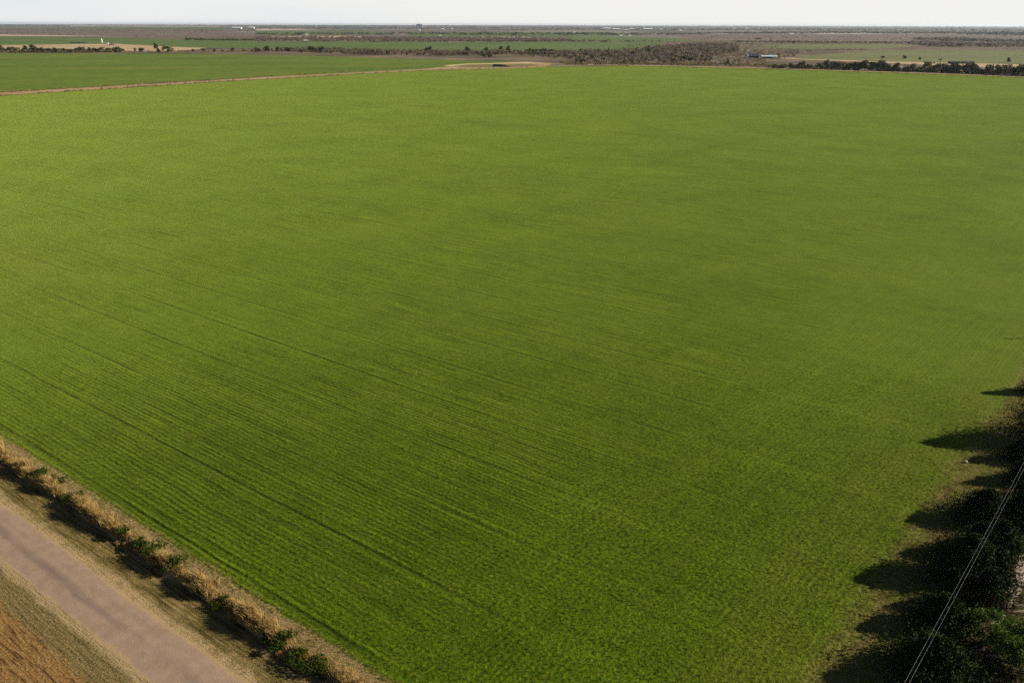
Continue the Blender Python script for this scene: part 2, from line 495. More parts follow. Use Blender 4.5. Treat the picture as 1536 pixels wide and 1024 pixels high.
# ------------------------------------------------------------------ the land
def build_land():
    # one ground disc out to 45 km
    radii = [0, 150, 400, 900, 1700, 3000, 5000, 8000, 13000, 20000, 30000, 45000]
    seg = 96; V = [(0, 0, 0)]; Fc = []
    for r in radii[1:]:
        V += [(r * math.cos(2 * math.pi * i / seg), r * math.sin(2 * math.pi * i / seg), 0) for i in range(seg)]
    for i in range(seg):
        Fc.append((0, 1 + i, 1 + (i + 1) % seg))
    for j in range(len(radii) - 2):
        a = 1 + j * seg; b = a + seg
        for i in range(seg):
            i2 = (i + 1) % seg
            Fc.append((a + i, b + i, b + i2, a + i2))
    g = link('ground', mesh('ground', V, Fc), plain_mat())
    g['kind'] = 'structure'

    # strip along the road: ploughed soil, road, verge
    u0, u1 = -130, 420
    def band(name, wa, wb, mat, z, jit, n=260, crown=0.0, bank=False):
        V, Fc = [], []
        ja = jb = 0
        cols = 36 if bank else 5 if crown else 2
        for i in range(n + 1):
            u = u0 + (u1 - u0) * i / n
            ja = .7 * ja + random.gauss(0, jit); jb = .7 * jb + random.gauss(0, jit)
            for c in range(cols):
                t = c / (cols - 1)
                q = uw(u, (wa + ja) * (1 - t) + (wb + jb) * t)
                zz = bank_z(q.x, q.y) if bank else crown * (1 - (2 * t - 1) ** 2)
                V.append((q.x, q.y, z + zz))
        for i in range(n):
            for c in range(cols - 1):
                a = i * cols + c
                Fc.append((a, a + cols, a + cols + 1, a + 1))
        me = mesh(name, V, Fc, smooth=True)
        if me.polygons[0].normal.z < 0: me.flip_normals()
        o = link(name, me, mat); o['kind'] = 'structure'
        return o
    band('ploughed_ground', W_ROAD_L - 90, W_ROAD_L + .25, soil_mat(), .006, 0.0)
    band('verge', W_ROAD_R - .25, W_FIELD + 3, verge_mat(), .006, 0.0, 700, 0.0, True)
    band('dirt_road', W_ROAD_L, W_ROAD_R, road_mat(), .012, .07, n=900, crown=.06)

    # the main crop field
    W0 = W_FIELD
    corner = None
    near_l = uw(400, W0)
    near_l = at(-420, 430)                        # far along the road, outside the picture
    near_l = near_l + B * (W0 - near_l.dot(B))
    # where the road side and the right edge meet (below the picture)
    k = (W0 - (G * GEDGE).dot(B)) / E.dot(B)
    corner = G * GEDGE + E * k
    far_r = G * GEDGE + E * ((at(1536, 116) - G * GEDGE).dot(E) * 1.0)
    top = [(-150, 153), (0, 143.5), (330, 122.5), (500, 112.5), (640, 105), (700, 102.5), (770, 102.2), (830, 99.3), (900, 97.6), (1000, 99), (1100, 101.3), (1250, 105.5), (1400, 110.5), (1540, 116.3), (1640, 121)]
    P = [near_l, corner] + [G * GEDGE + E * 430] + [at(*q) for q in reversed(top)]
    f = sheet('crop_field', P, crop_material(), .012, .35, 2.0)
    # rough ground beyond the right edge of the field, a drive along the trees
    P = [corner - E * 40 - G * 4, corner - E * 40 + G * 60, G * (GEDGE + 60) + E * 420, G * (GEDGE - 4) + E * 420]
    sheet('rough_ground', P, side_mat(), .009)
    d0, d1 = at(1512, 893), at(1545, 838)
    dd = (d1 - d0).normalized(); dn = Vector((dd.y, -dd.x, 0))
    sheet('drive', [d0 - dd * 6 - dn * .9, d1 + dd * 90 - dn * .9, d1 + dd * 90 + dn * .9, d0 - dd * 6 + dn * .9], simple('drive_dirt', (.26, .19, .14), (.36, .28, .22), 1.2), .012, .12, .8)

    # farther ground, laid out from the photograph's field boundaries
    green_dark = patch_mat('lush_crop', [(.064, .104, .007), (.090, .140, .010), (.118, .155, .014), (.155, .158, .022)], .006, ((1, .25, 0), .012), sheen=.1)
    green_mid = patch_mat('far_crop', [(.075, .115, .026), (.10, .14, .033), (.13, .16, .045)], .003, ((1, 0, 0), .004))
    green_olive = patch_mat('pasture', [(.105, .125, .036), (.14, .15, .046), (.185, .175, .06)], .004, ((1, 0, 0), .005))
    tan = patch_mat('stubble', [(.34, .23, .12), (.44, .31, .17), (.52, .38, .22)], .008, ((1, 0, 0), .01))
    track = patch_mat('bare_track', [(.22, .145, .065), (.36, .24, .115), (.47, .33, .16)], .02, ((1, .2, 0), .05))
    brown = patch_mat('winter_scrub', [(.065, .052, .032), (.115, .085, .052), (.175, .13, .075), (.26, .19, .10)], .006)
    mauve = patch_mat('ploughed_clay', [(.08, .07, .045), (.14, .108, .08), (.19, .135, .105), (.26, .19, .14)], .0035, ((1, 0, 0), .006))
    grey = patch_mat('grey_scrub', [(.085, .08, .07), (.12, .11, .09), (.16, .145, .115)], .003)
    pale = patch_mat('pale_stubble', [(.36, .28, .21), (.44, .35, .27), (.50, .42, .33)], .004)
    olive_b = patch_mat('bank_grass', [(.13, .10, .035), (.19, .155, .05), (.27, .2, .08)], .03)

    Z = [.02]
    def px(name, pts, mat, jit=2.0, step=14, dz=.01):
        far = max(at(*q).length for q in pts)
        sheet(name, [at(*q) for q in pts], mat, Z[0] + far * 2.2e-5, jit if far < 3500 else jit * 4, step if far < 3500 else 60)
        Z[0] += dz
    # beyond everything first, nearer ones laid over
    px('scrub_ground', [(-300, 52), (0, 51), (768, 57), (1700, 57), (1700, 130), (1536, 117), (1250, 106), (1000, 99.5), (830, 100), (640, 106), (300, 86), (-300, 84)], brown)
    px('clay_field', [(-250, 43), (0, 42), (200, 44), (330, 47), (390, 50), (390, 57), (200, 55), (0, 52), (-250, 54)], mauve)
    px('pale_field', [(-60, 51), (40, 51), (180, 53), (200, 55.2), (120, 54.6), (40, 54.5), (-60, 54)], pale)
    px('pale_field', [(105, 38.6), (330, 39.2), (330, 40.2), (105, 39.7)], pale)
    px('pale_field', [(384, 43.2), (440, 43.4), (480, 45.2), (384, 45.8)], pale)
    px('pale_field', [(520, 46), (650, 45), (770, 46.5), (760, 48), (560, 47.5)], mauve)
    px('grey_pasture', [(130, 42), (330, 42), (340, 45), (150, 45)], green_mid)
    px('grey_pasture', [(384, 47), (560, 47), (600, 52), (384, 53)], green_mid)
    px('grey_pasture', [(600, 48), (900, 48), (980, 54), (620, 54.5)], green_mid)
    px('clay_field', [(1000, 52), (1160, 50.5), (1400, 51), (1540, 54), (1560, 60), (1360, 62.5), (1160, 63), (1060, 60)], mauve)
    px('pale_field', [(1020, 53), (1080, 50.5), (1150, 51), (1190, 52.5), (1100, 54)], pale)
    px('pale_field', [(1215, 50), (1300, 50), (1330, 51.3), (1230, 51.4)], pale)
    px('pale_field', [(400, 55), (520, 54), (560, 56), (460, 58.5), (400, 57.5)], tan)
    px('pale_field', [(695, 56), (790, 55.5), (800, 57.2), (700, 57.8)], pale)
    px('olive_field', [(820, 55.5), (890, 55), (1010, 58), (1060, 62), (960, 63.5), (850, 61)], green_mid)
    px('green_field', [(-250, 55), (0, 54.5), (110, 55.5), (180, 57), (280, 60.5), (380, 61.5), (384, 73), (280, 71.5), (180, 66), (0, 68), (-250, 70)], green_mid)
    px('stubble_field', [(-250, 68), (0, 66.8), (110, 64.8), (200, 66.5), (270, 69.5), (310, 72.5), (270, 77), (0, 78), (-250, 79)], tan)
    px('green_field', [(380, 62.5), (560, 63.2), (768, 64), (980, 64), (1000, 66), (970, 75), (900, 76), (700, 76), (500, 74), (384, 73)], green_mid)
    px('pasture', [(1145, 68), (1200, 66.2), (1320, 66.4), (1380, 69), (1330, 73), (1230, 74), (1150, 73)], green_olive)
    px('pasture', [(1190, 86), (1240, 81), (1330, 76), (1420, 75), (1560, 78), (1580, 97), (1440, 95), (1300, 92), (1200, 88.5)], green_olive)
    px('pale_strip', [(1162, 86.5), (1250, 88.6), (1380, 93), (1560, 98), (1570, 104), (1440, 100), (1300, 94), (1230, 90.5), (1165, 88)], tan, 1.2)
    px('dark_crop_field', [(-300, 83), (0, 80.5), (300, 81), (470, 84), (600, 88.3), (700, 91.6), (760, 93), (770, 94.5), (700, 97), (640, 103.5), (500, 111), (330, 119), (0, 138.5), (-300, 153)], green_dark, 1.2)
    px('bare_track', [(-150, 149), (0, 139.2), (330, 120), (500, 110), (600, 104), (660, 97), (700, 95.2), (790, 93.0), (830, 95.5), (815, 101.2), (770, 103), (640, 105.8), (330, 123), (0, 144.2), (-150, 154)], track, .7, 8)
    px('grass_bank', [(684, 99.5), (700, 97.3), (760, 96.6), (800, 97), (812, 99), (760, 101.8), (700, 101.3)], olive_b, .8, 8)
    px('pale_strip', [(665, 98.5), (700, 96), (790, 93.6), (822, 95), (760, 95.8), (700, 97.3), (675, 100)], patch_mat('pale_earth', [(.4, .31, .12), (.5, .4, .17), (.56, .45, .22)], .03), .5, 8)
    px('bare_track', [(880, 97.3), (1000, 98.7), (1150, 102.3), (1400, 110), (1560, 116.6), (1560, 117.6), (1400, 111.2), (1150, 103.3), (1000, 99.8), (880, 98.2)], track, .4, 8)


# ------------------------------------------------------------------ vegetation
def rot_rand(n, tilt=1.0):
    """n random quads' two half axes"""
    a = RNG.normal(size=(n, 3)); a /= np.linalg.norm(a, axis=1, keepdims=True)
    b = RNG.normal(size=(n, 3)); b -= a * (a * b).sum(1, keepdims=True); b /= np.linalg.norm(b, axis=1, keepdims=True)
    return a, b


def leaf_quads(C, s, aspect=.6):
    n = len(C)
    a, b = rot_rand(n)
    s = (s * RNG.uniform(.6, 1.3, n))[:, None]
    a = a * s; b = b * s * aspect
    C = np.asarray(C)
    return np.stack([C - a - b * .5, C + a * .3 - b, C + a + b * .4, C - a * .2 + b], 1)


def crown_points(n, rx, rz, zc, lobes, hollow=.35):
    """points of an uneven crown: lobes round a centre"""
    L = RNG.normal(size=(lobes, 3)); L /= np.linalg.norm(L, axis=1, keepdims=True)
    L *= RNG.uniform(.35, .75, (lobes, 1)) * [rx, rx, rz]
    k = RNG.integers(0, lobes, n)
    d = RNG.normal(size=(n, 3)); d /= np.linalg.norm(d, axis=1, keepdims=True)
    r = RNG.uniform(hollow, 1, (n, 1)) ** .6
    lr = RNG.uniform(.35, .6, lobes)[k][:, None]
    p = L[k] + d * r * lr * [rx, rx, rz]
    p[:, 2] = np.maximum(p[:, 2], -rz * .85)
    return p + [0, 0, zc]


def far_tree_mesh(name, h, rx, n, s, lobes, trunk=True):
    """a tree for the far hedges: leaf clumps + trunk, two materials"""
    rz = h * .46
    c = crown_points(n, rx, rz, h * .55, lobes)
    c = np.vstack([np.c_[RNG.normal(size=(16, 2)) * h * .05, np.linspace(.1 * h, .6 * h, 16)], c])
    D = np.linalg.norm(c[:, None] - c[None], axis=2) < s * 1.35
    got = np.zeros(len(c), bool); got[:16] = True
    for _ in range(60):                                  # leaves that hang on to the crown
        got = D[got].any(0)
    c = c[got]
    Q = leaf_quads(c, s)
    mi = np.zeros(len(Q), int)
    T = []
    if trunk:
        r = h * .03
        for k in range(5):
            a0, a1 = 2 * math.pi * k / 5, 2 * math.pi * (k + 1) / 5
            T.append([(r * math.cos(a0), r * math.sin(a0), -.2), (r * math.cos(a1), r * math.sin(a1), -.2), (r * .4 * math.cos(a1), r * .4 * math.sin(a1), h * .6), (r * .4 * math.cos(a0), r * .4 * math.sin(a0), h * .6)])
        Q = np.concatenate([Q, np.array(T)]); mi = np.concatenate([mi, np.ones(5, int)])
    me = quads(name, Q, mi)
    return me


M = {}
def veg_materials():
    M['evergreen'] = simple('evergreen_leaves', (.028, .034, .012), (.08, .082, .03), .12, .85, .05, trans=.15)
    M['olive_leaf'] = simple('olive_leaves', (.08, .075, .028), (.19, .165, .065), .1, .9, .05, trans=.2)
    M['twigs'] = simple('bare_twigs', (.14, .10, .068), (.26, .19, .13), .03, .95, .02, trans=.4)
    M['twigs_grey'] = simple('grey_twigs', (.13, .105, .085), (.22, .18, .145), .03, .95, .02, trans=.4)
    M['bark'] = simple('bark', (.06, .045, .035), (.13, .10, .08), 2.0)
    M['juniper'] = simple('juniper_sprays', (.010, .016, .004), (.03, .044, .010), 1.1, .85, .04, trans=.06)
    M['bush'] = simple('bush_leaves', (.028, .056, .006), (.075, .125, .010), 1.5, .65, spec=.1, trans=.3)
    M['red_twigs'] = simple('red_twigs', (.05, .018, .012), (.11, .045, .028), 2.0)
    M['weed'] = simple('weed_leaves', (.016, .028, .002), (.045, .075, .005), 2.5, .75, spec=.05, trans=.2)
    M['dry'] = simple('dry_grass_blades', (.19, .11, .03), (.50, .345, .125), .9, .8, trans=.25)
    M['dry_olive'] = simple('half_dry_grass', (.08, .085, .014), (.34, .25, .085), 1.2, .8, trans=.25)
    M['crop'] = simple('crop_blades', (.045, .062, .003), (.145, .150, .016), .9, .75, spec=.05, trans=.3)
    M['far_wood'] = simple('far_wood_leaves', (.028, .034, .032), (.075, .075, .062), .003, .95, .02, trans=.2)


PROTO = {}
def far_protos():
    for kind, mat, n, s, lobes, hs in (('evergreen', 'evergreen', 330, .75, 9, (9, 4.8)), ('olive_leaf', 'olive_leaf', 300, .7, 9, (8.5, 4.6)), ('twigs', 'twigs', 240, .6, 8, (9, 4.6))):
        for i in range(4):
            me = far_tree_mesh('hedge_tree', hs[0], hs[1] * random.uniform(.85, 1.15), n, s, lobes)
            me.materials.append(M[mat]); me.materials.append(M['bark'])
            PROTO[kind, i] = me


def far_tree(name, px, py, hpx, kind, label, group, wide=1.0):
    g = at(px, py)
    ppm = F / ((g - Vector((0, 0, H))).length)
    o = link(name, PROTO[kind, random.randrange(4)], None, None, g)
    base = {'evergreen': 9, 'olive_leaf': 8.5, 'twigs': 9}[kind]
    s = hpx / ppm / base
    wide *= random.uniform(.85, 1.3)
    o.scale = (s * wide, s * wide * random.uniform(.8, 1.2), s)
    o.rotation_euler.z = random.uniform(0, 6.28)
    return tag(o, label, 'tree', group)


ORD = ['first', 'second', 'third', 'fourth', 'fifth', 'sixth', 'seventh', 'eighth', 'ninth', 'tenth', 'eleventh', 'twelfth', 'thirteenth', 'fourteenth', 'fifteenth', 'sixteenth', 'seventeenth', 'eighteenth', 'nineteenth', 'twentieth',
       'twenty-first', 'twenty-second', 'twenty-third', 'twenty-fourth', 'twenty-fifth', 'twenty-sixth', 'twenty-seventh', 'twenty-eighth', 'twenty-ninth', 'thirtieth', 'thirty-first', 'thirty-second', 'thirty-third', 'thirty-fourth', 'thirty-fifth', 'thirty-sixth']


def build_far_trees():
    far_protos()
    # hedge behind the right part of the field
    row = [(1172, 103.5, 6, 'olive_leaf'), (1186, 103.6, 8, 'olive_leaf'), (1200, 104, 11, 'evergreen'), (1213, 104.3, 9, 'olive_leaf'), (1227, 104.6, 9, 'olive_leaf'), (1240, 104.6, 12, 'evergreen'), (1252, 105, 13, 'evergreen'), (1264, 105.6, 10, 'olive_leaf'), (1275, 105.4, 9, 'evergreen'),
           (1284, 106, 14, 'evergreen'), (1297, 106.4, 13, 'evergreen'), (1309, 106.8, 15, 'evergreen'), (1321, 107, 15, 'evergreen'), (1333, 107.5, 9, 'olive_leaf'), (1345, 108, 11, 'evergreen'), (1357, 108.4, 10, 'twigs'), (1369, 108.6, 11, 'olive_leaf'), (1382, 109, 9, 'evergreen'),
           (1392, 109.2, 14, 'olive_leaf'), (1403, 109.4, 15, 'olive_leaf'), (1415, 110, 10, 'evergreen'), (1425, 110.4, 13, 'evergreen'), (1436, 110.7, 14, 'evergreen'), (1448, 111, 14, 'evergreen'), (1459, 111.4, 12, 'evergreen'), (1471, 112, 9, 'evergreen'), (1482, 112.4, 13, 'evergreen'), (1494, 113, 12, 'evergreen'), (1506, 113.4, 13, 'olive_leaf'), (1517, 113.7, 11, 'evergreen'), (1528, 114, 14, 'evergreen'), (1540, 114.6, 17, 'evergreen'), (1556, 115, 17, 'evergreen')]
    word = {'evergreen': 'dark bushy', 'olive_leaf': 'olive green bushy', 'twigs': 'brown bare-twigged'}
    n = len(row)
    for i, (x, y, h, kind) in enumerate(row):
        far_tree('hedge_tree', x, y - .5, h, kind, f'{word[kind]} tree in the hedge behind the big field, {ORD[n - 1 - i]} from its right end', 'trees in the hedge at the far right of the field', 1.25)
        # low growth between the trees belongs to the same hedge
    # hedge along the far side of the dark green field, on the left
    xs = [(-10, 78.6, 7), (3, 78.8, 8), (15, 78.8, 7), (27, 78.6, 6), (38, 79, 8), (50, 79, 9), (61, 79.2, 7), (72, 79.2, 7), (83, 79.4, 6), (94, 79.4, 6), (105, 79.4, 6), (115, 79.2, 7), (123, 79.2, 8), (134, 79, 6), (144, 78.8, 7), (154, 78.8, 7), (165, 78.6, 7), (175, 78, 7)]
    for i, (x, y, h) in enumerate(xs):
        kind = random.choice(['evergreen', 'evergreen', 'olive_leaf'])
        far_tree('hedge_tree', x, y, h, kind, f'{word[kind]} tree between stubble and dark green field, {ORD[i]} from the hedge\'s left end', 'trees in the hedge left behind the dark green field', 1.5)
    far_tree('field_tree', 233, 74.5, 8, 'evergreen', 'round dark lone tree standing on the tan stubble field', None, 1.05)
    far_tree('field_tree', 254, 79, 9, 'olive_leaf', 'broad olive tree right of the lone round tree, beside the dark green field', None, 1.5)
    far_tree('field_tree', 237, 79, 5.5, 'evergreen', 'small dark bush just below the lone round tree', None, 1.2)
    far_tree('field_tree', 212, 78.6, 6, 'evergreen', 'dark spreading bush left of the lone round tree at the field\'s end', None, 1.6)
    far_tree('field_tree', 203, 78, 5, 'olive_leaf', 'small olive bush at the right end of the left hedge', None, 1.2)
    sh = [(290, 78, 4), (305, 77.6, 4.5), (322, 78, 4), (334, 78, 3.5), (349, 77.4, 5), (366, 78, 4), (378, 77.6, 4)]
    for i, (x, y, h) in enumerate(sh):
        far_tree('field_shrub', x, y, h, 'evergreen', f'small dark shrub on the brown strip right of the stubble field, {ORD[i]} from left', 'shrubs on the brown strip behind the dark green field', 1.3)['category'] = 'shrub'
    # dark evergreens standing out of the bare brown thickets
    dk = [(388, 79, 7), (402, 78, 8), (416, 78.6, 8), (432, 78.4, 8), (468, 78.6, 9), (481, 79.4, 9), (553, 81.4, 6), (581, 82.5, 7), (641, 80, 10), (562, 80, 6), (700, 80.6, 9), (729, 80, 9), (752, 79.4, 9), (763, 79, 9), (727, 86, 6), (735, 87, 6),
          (798, 81, 8), (808, 81.5, 9), (818, 81.6, 9), (828, 81, 8), (872, 95, 7), (865, 95.6, 5), (888, 86, 6), (950, 86, 8), (972, 80, 7), (985, 80.4, 6), (936, 77, 5), (1010, 92, 8), (1018, 92.4, 9), (1027, 92.6, 9), (1036, 93.2, 8), (1062, 90.5, 7), (1092, 97, 6)]
    for i, (x, y, h) in enumerate(dk):
        where = 'the brown thicket along the dark green field' if x < 780 else 'the bare brown wood beyond the big field'
        k = i if x < 780 else i - 16
        far_tree('thicket_tree', x, y, h, 'evergreen', f'dark evergreen among {where}, {ORD[k]} counting from the left'.replace('among the', 'in the'), 'dark evergreens among the brown thickets', 1.15)
    lone = [(1169, 84.6, 3.5, 'small dark tree at the right end of the long white shed'), (1324, 88.2, 3.8, 'small dark tree alone on the right pasture, smaller than its neighbour'), (1357.5, 89, 5, 'round dark tree alone in the middle of the right pasture'), (1379, 90.4, 3.8, 'small pale-green tree right of the round pasture tree'), (1410, 91.5, 3, 'low dark bush on the track left of the long dark barn'), (1512, 94.4, 6, 'slim dark tree on the pasture near the right border')]
    for x, y, h, lb in lone:
        far_tree('pasture_tree', x, y, h, 'evergreen', lb, None, .9 if x > 1500 else 1.3)


def merged(name, pts, hs, mats, n_leaf, s_leaf, lobes=4, aspect=1.0, label=None, kind='stuff', cat='thicket', protos=6):
    """a thicket nobody could count: many small crowns joined"""
    P = [leaf_quads(crown_points(n_leaf, .5 * aspect, .48, .5, lobes), s_leaf) for _ in range(protos)]
    out, mi = [], []
    for (x, y), h in zip(pts, hs):
        q = P[random.randrange(protos)]
        a = random.uniform(0, 6.28); c, s = math.cos(a), math.sin(a)
        X = q[..., 0] * c - q[..., 1] * s; Y = q[..., 0] * s + q[..., 1] * c
        w = h * random.uniform(.9, 1.4)
        out.append(np.stack([X * w + x, Y * w + y, q[..., 2] * h], -1))
        mi.append(np.full(len(q), random.randrange(len(mats))))
    o = link(name, quads(name, np.concatenate(out), np.concatenate(mi)), mats)
    return tag(o, label, cat, None, kind)


def build_thickets():
    def g(pts): return [tuple(at(*q))[:2] for q in pts]
    def rnd_h(n, a, b): return RNG.uniform(a, b, n)
    tw = [M['twigs'], M['twigs'], M['twigs_grey'], M['olive_leaf']]
    # along the dark green field
    p = scatter(g([(400, 76.5), (470, 75), (600, 79), (740, 79.5), (830, 80), (830, 84), (760, 83), (640, 84.5), (560, 83.5), (470, 79.5), (400, 78)]), 700)
    merged('thicket', p, rnd_h(700, 5, 10), tw, 70, .13, 4, 1.1, 'brown leafless thicket along the far side of the dark green field')
    # the wood beyond the field
    p = scatter(g([(800, 80), (860, 78), (940, 79), (985, 72), (1040, 67.5), (1100, 68), (1112, 76), (1080, 84), (1060, 94), (1000, 96.5), (930, 96), (880, 94), (850, 88), (800, 83)]), 1300)
    merged('bare_wood', p, rnd_h(1300, 6, 11), [M['twigs'], M['twigs_grey'], M['twigs_grey'], M['olive_leaf']], 70, .13, 4, 1.1, 'broad leafless grey-brown wood beyond the middle of the big field')
    p = scatter(g([(840, 94), (960, 95.5), (1060, 95), (1180, 99), (1180, 102), (1060, 99.5), (960, 97.8), (850, 98)]), 420)
    merged('scrub', p, rnd_h(420, 1.5, 5), [M['twigs'], M['olive_leaf'], M['dry_olive']], 50, .15, 4, 1.3, 'low brown scrub along the far end of the big field')
    p = scatter(g([(1060, 74), (1130, 76), (1200, 79), (1190, 86), (1150, 98), (1080, 97), (1070, 86)]), 260)
    merged('scrub', p, rnd_h(260, 1.5, 6), [M['twigs'], M['olive_leaf'], M['twigs']], 50, .15, 4, 1.3, 'scattered brown scrub round the white shed')
    # hedge filling under the hedge trees
    p = scatter(g([(1160, 101.5), (1300, 105), (1440, 109.5), (1560, 113.5), (1560, 115), (1440, 111), (1300, 106.3), (1160, 103)]), 330)
    merged('undergrowth', p, rnd_h(330, 3, 7), [M['evergreen'], M['olive_leaf'], M['twigs']], 60, .15, 4, 1.4, 'low dark growth filling the hedge behind the big field')
    p = scatter(g([(-60, 77.5), (100, 78.5), (185, 77.5), (185, 79), (100, 79.8), (-60, 79.4)]), 200)
    merged('undergrowth', p, rnd_h(200, 4, 8), [M['evergreen'], M['olive_leaf']], 50, .16, 4, 1.5, 'low dark growth filling the hedge along the stubble field')
    p = scatter(g([(185, 77.5), (300, 76), (400, 76), (400, 79), (300, 79.5), (185, 79.5)]), 200)
    merged('scrub', p, rnd_h(200, 1.5, 3.5), [M['twigs'], M['olive_leaf'], M['dry_olive']], 40, .16, 4, 1.5, 'low brown scrub between the stubble and dark green fields')
    # brown belt behind the middle green field
    p = scatter(g([(384, 57), (520, 57.5), (700, 57.8), (800, 58.5), (860, 61.5), (800, 63), (600, 62.8), (384, 62)]), 1200)
    merged('bare_wood', p, rnd_h(1200, 7, 12), [M['twigs'], M['twigs'], M['twigs_grey']], 40, .17, 4, 1.4, 'long brown leafless belt behind the middle green field')
    p = scatter(g([(400, 61.8), (520, 62.6), (700, 63.2), (860, 62), (990, 63), (990, 63.8), (860, 64), (600, 63.8), (400, 62.6)]), 130)
    merged('undergrowth', p, rnd_h(130, 5, 9), [M['evergreen'], M['olive_leaf']], 40, .17, 4, 1.8, 'dark foot of the brown belt behind the middle green field')
    p = scatter(g([(275, 59.8), (384, 61), (384, 62), (280, 61)]), 90)
    merged('undergrowth', p, rnd_h(90, 6, 9), [M['evergreen']], 40, .17, 4, 1.8, 'dark line of trees closing the left green field')
    p = scatter(g([(1100, 62.5), (1230, 64), (1350, 64.5), (1420, 65), (1420, 66.5), (1200, 65.8), (1100, 64)]), 260)
    merged('treeline', p, rnd_h(260, 5, 9), [M['evergreen'], M['olive_leaf'], M['twigs_grey']], 40, .17, 4, 1.6, 'dark treeline behind the upper right pasture')
    p = scatter(g([(1360, 66), (1400, 64), (1440, 66.5), (1540, 68), (1580, 70), (1530, 71), (1400, 71)]), 330)
    merged('treeline', p, rnd_h(330, 7, 12), [M['evergreen'], M['twigs_grey'], M['twigs_grey']], 40, .17, 4, 1.6, 'dark grey wood above the right end of the right pasture')
    p = scatter(g([(1370, 59), (1440, 58.5), (1500, 61), (1560, 63), (1540, 66), (1460, 63), (1375, 61)]), 330)
    merged('treeline', p, rnd_h(330, 7, 12), [M['far_wood'], M['twigs_grey']], 40, .17, 4, 1.8, 'blue-grey wood below the horizon at the far right')
    p = scatter(g([(1180, 75.5), (1300, 74.5), (1300, 76), (1190, 80), (1170, 79)]), 90)
    merged('scrub', p, rnd_h(90, 2, 4.5), [M['twigs'], M['olive_leaf']], 40, .17, 4, 1.6, 'low brown scrub between the two right pastures')
    p = scatter(g([(1060, 54), (1400, 53), (1560, 56), (1400, 61), (1160, 62), (1060, 60)]), 260)
    merged('scrub', p, rnd_h(260, 3, 7), [M['twigs_grey'], M['olive_leaf'], M['twigs']], 30, .2, 4, 2.0, 'thin scrub scattered over the ploughed plain at the right')
    p = scatter(g([(-100, 45), (200, 46), (384, 50), (384, 58), (200, 55), (-100, 52)]), 420)
    merged('scrub', p, rnd_h(420, 3, 7), [M['twigs_grey'], M['twigs'], M['olive_leaf']], 30, .2, 4, 2.2, 'thin brown scrub scattered over the plain at the left')
    e = []
    for a, b, n in (((0, 139.5), (330, 120.3), 150), (((0, 144)), (330, 122.9), 110), ((330, 120), (640, 101), 120), ((330, 122.9), (640, 105.6), 80), ((640, 105.5), (830, 100), 60), ((900, 98.2), (1540, 117), 150)):
        P0, P1 = at(*a), at(*b)
        for i in range(n):
            q = P0.lerp(P1, random.random()) + Vector((random.gauss(0, 1.2), random.gauss(0, 1.2), 0))
            e.append((q.x, q.y))
    merged('track_weeds', e, rnd_h(len(e), .5, 1.9), [M['dry_olive'], M['twigs'], M['olive_leaf'], M['dry']], 26, .22, 4, 1.8, 'dry weeds along the tan track round the big field')
    p = scatter(g([(780, 86), (850, 84), (960, 66), (1110, 62), (1200, 76), (1160, 100), (1000, 98), (850, 97)]), 420)
    merged('scrub', p, rnd_h(420, 1.5, 6), [M['twigs'], M['olive_leaf'], M['twigs_grey']], 40, .17, 4, 1.8, 'loose brown scrub on all sides of the leafless wood')
    # far woods up to the horizon
    def far(poly, n, a, b, asp, lb, mats):
        merged('far_woods', scatter(g(poly), n), rnd_h(n, a, b), mats, 22, .24, 4, asp, lb, protos=8)
    fw = [M['far_wood']] * 5 + [M['twigs_grey']]
    far([(1000, 52), (1150, 49), (1600, 49), (1600, 56), (1400, 51), (1200, 50.5)], 1500, 8, 13, 2.2, 'grey far woods on the plain to the right', fw)
    far([(384, 51), (620, 50), (1000, 51), (1060, 53), (820, 54), (600, 53), (384, 53)], 500, 8, 12, 2.4, 'grey-green far treelines on the plain in the middle', fw)
    far([(-100, 43), (380, 44), (384, 49), (200, 48), (-100, 45)], 700, 6, 11, 2.4, 'brown far scrub woods on the plain to the left', [M['twigs_grey'], M['twigs']])
    far([(380, 41), (600, 41), (1100, 42.5), (1700, 43), (1700, 48), (1000, 47), (600, 44.5), (380, 44)], 2600, 9, 14, 3.5, 'blue-grey woods just below the horizon', fw)
    far([(-300, 37.2), (768, 38.6), (1800, 40.2), (1800, 42), (768, 41), (-300, 39)], 2600, 10, 34, 8.0, 'hazy line of woods along the horizon', fw)


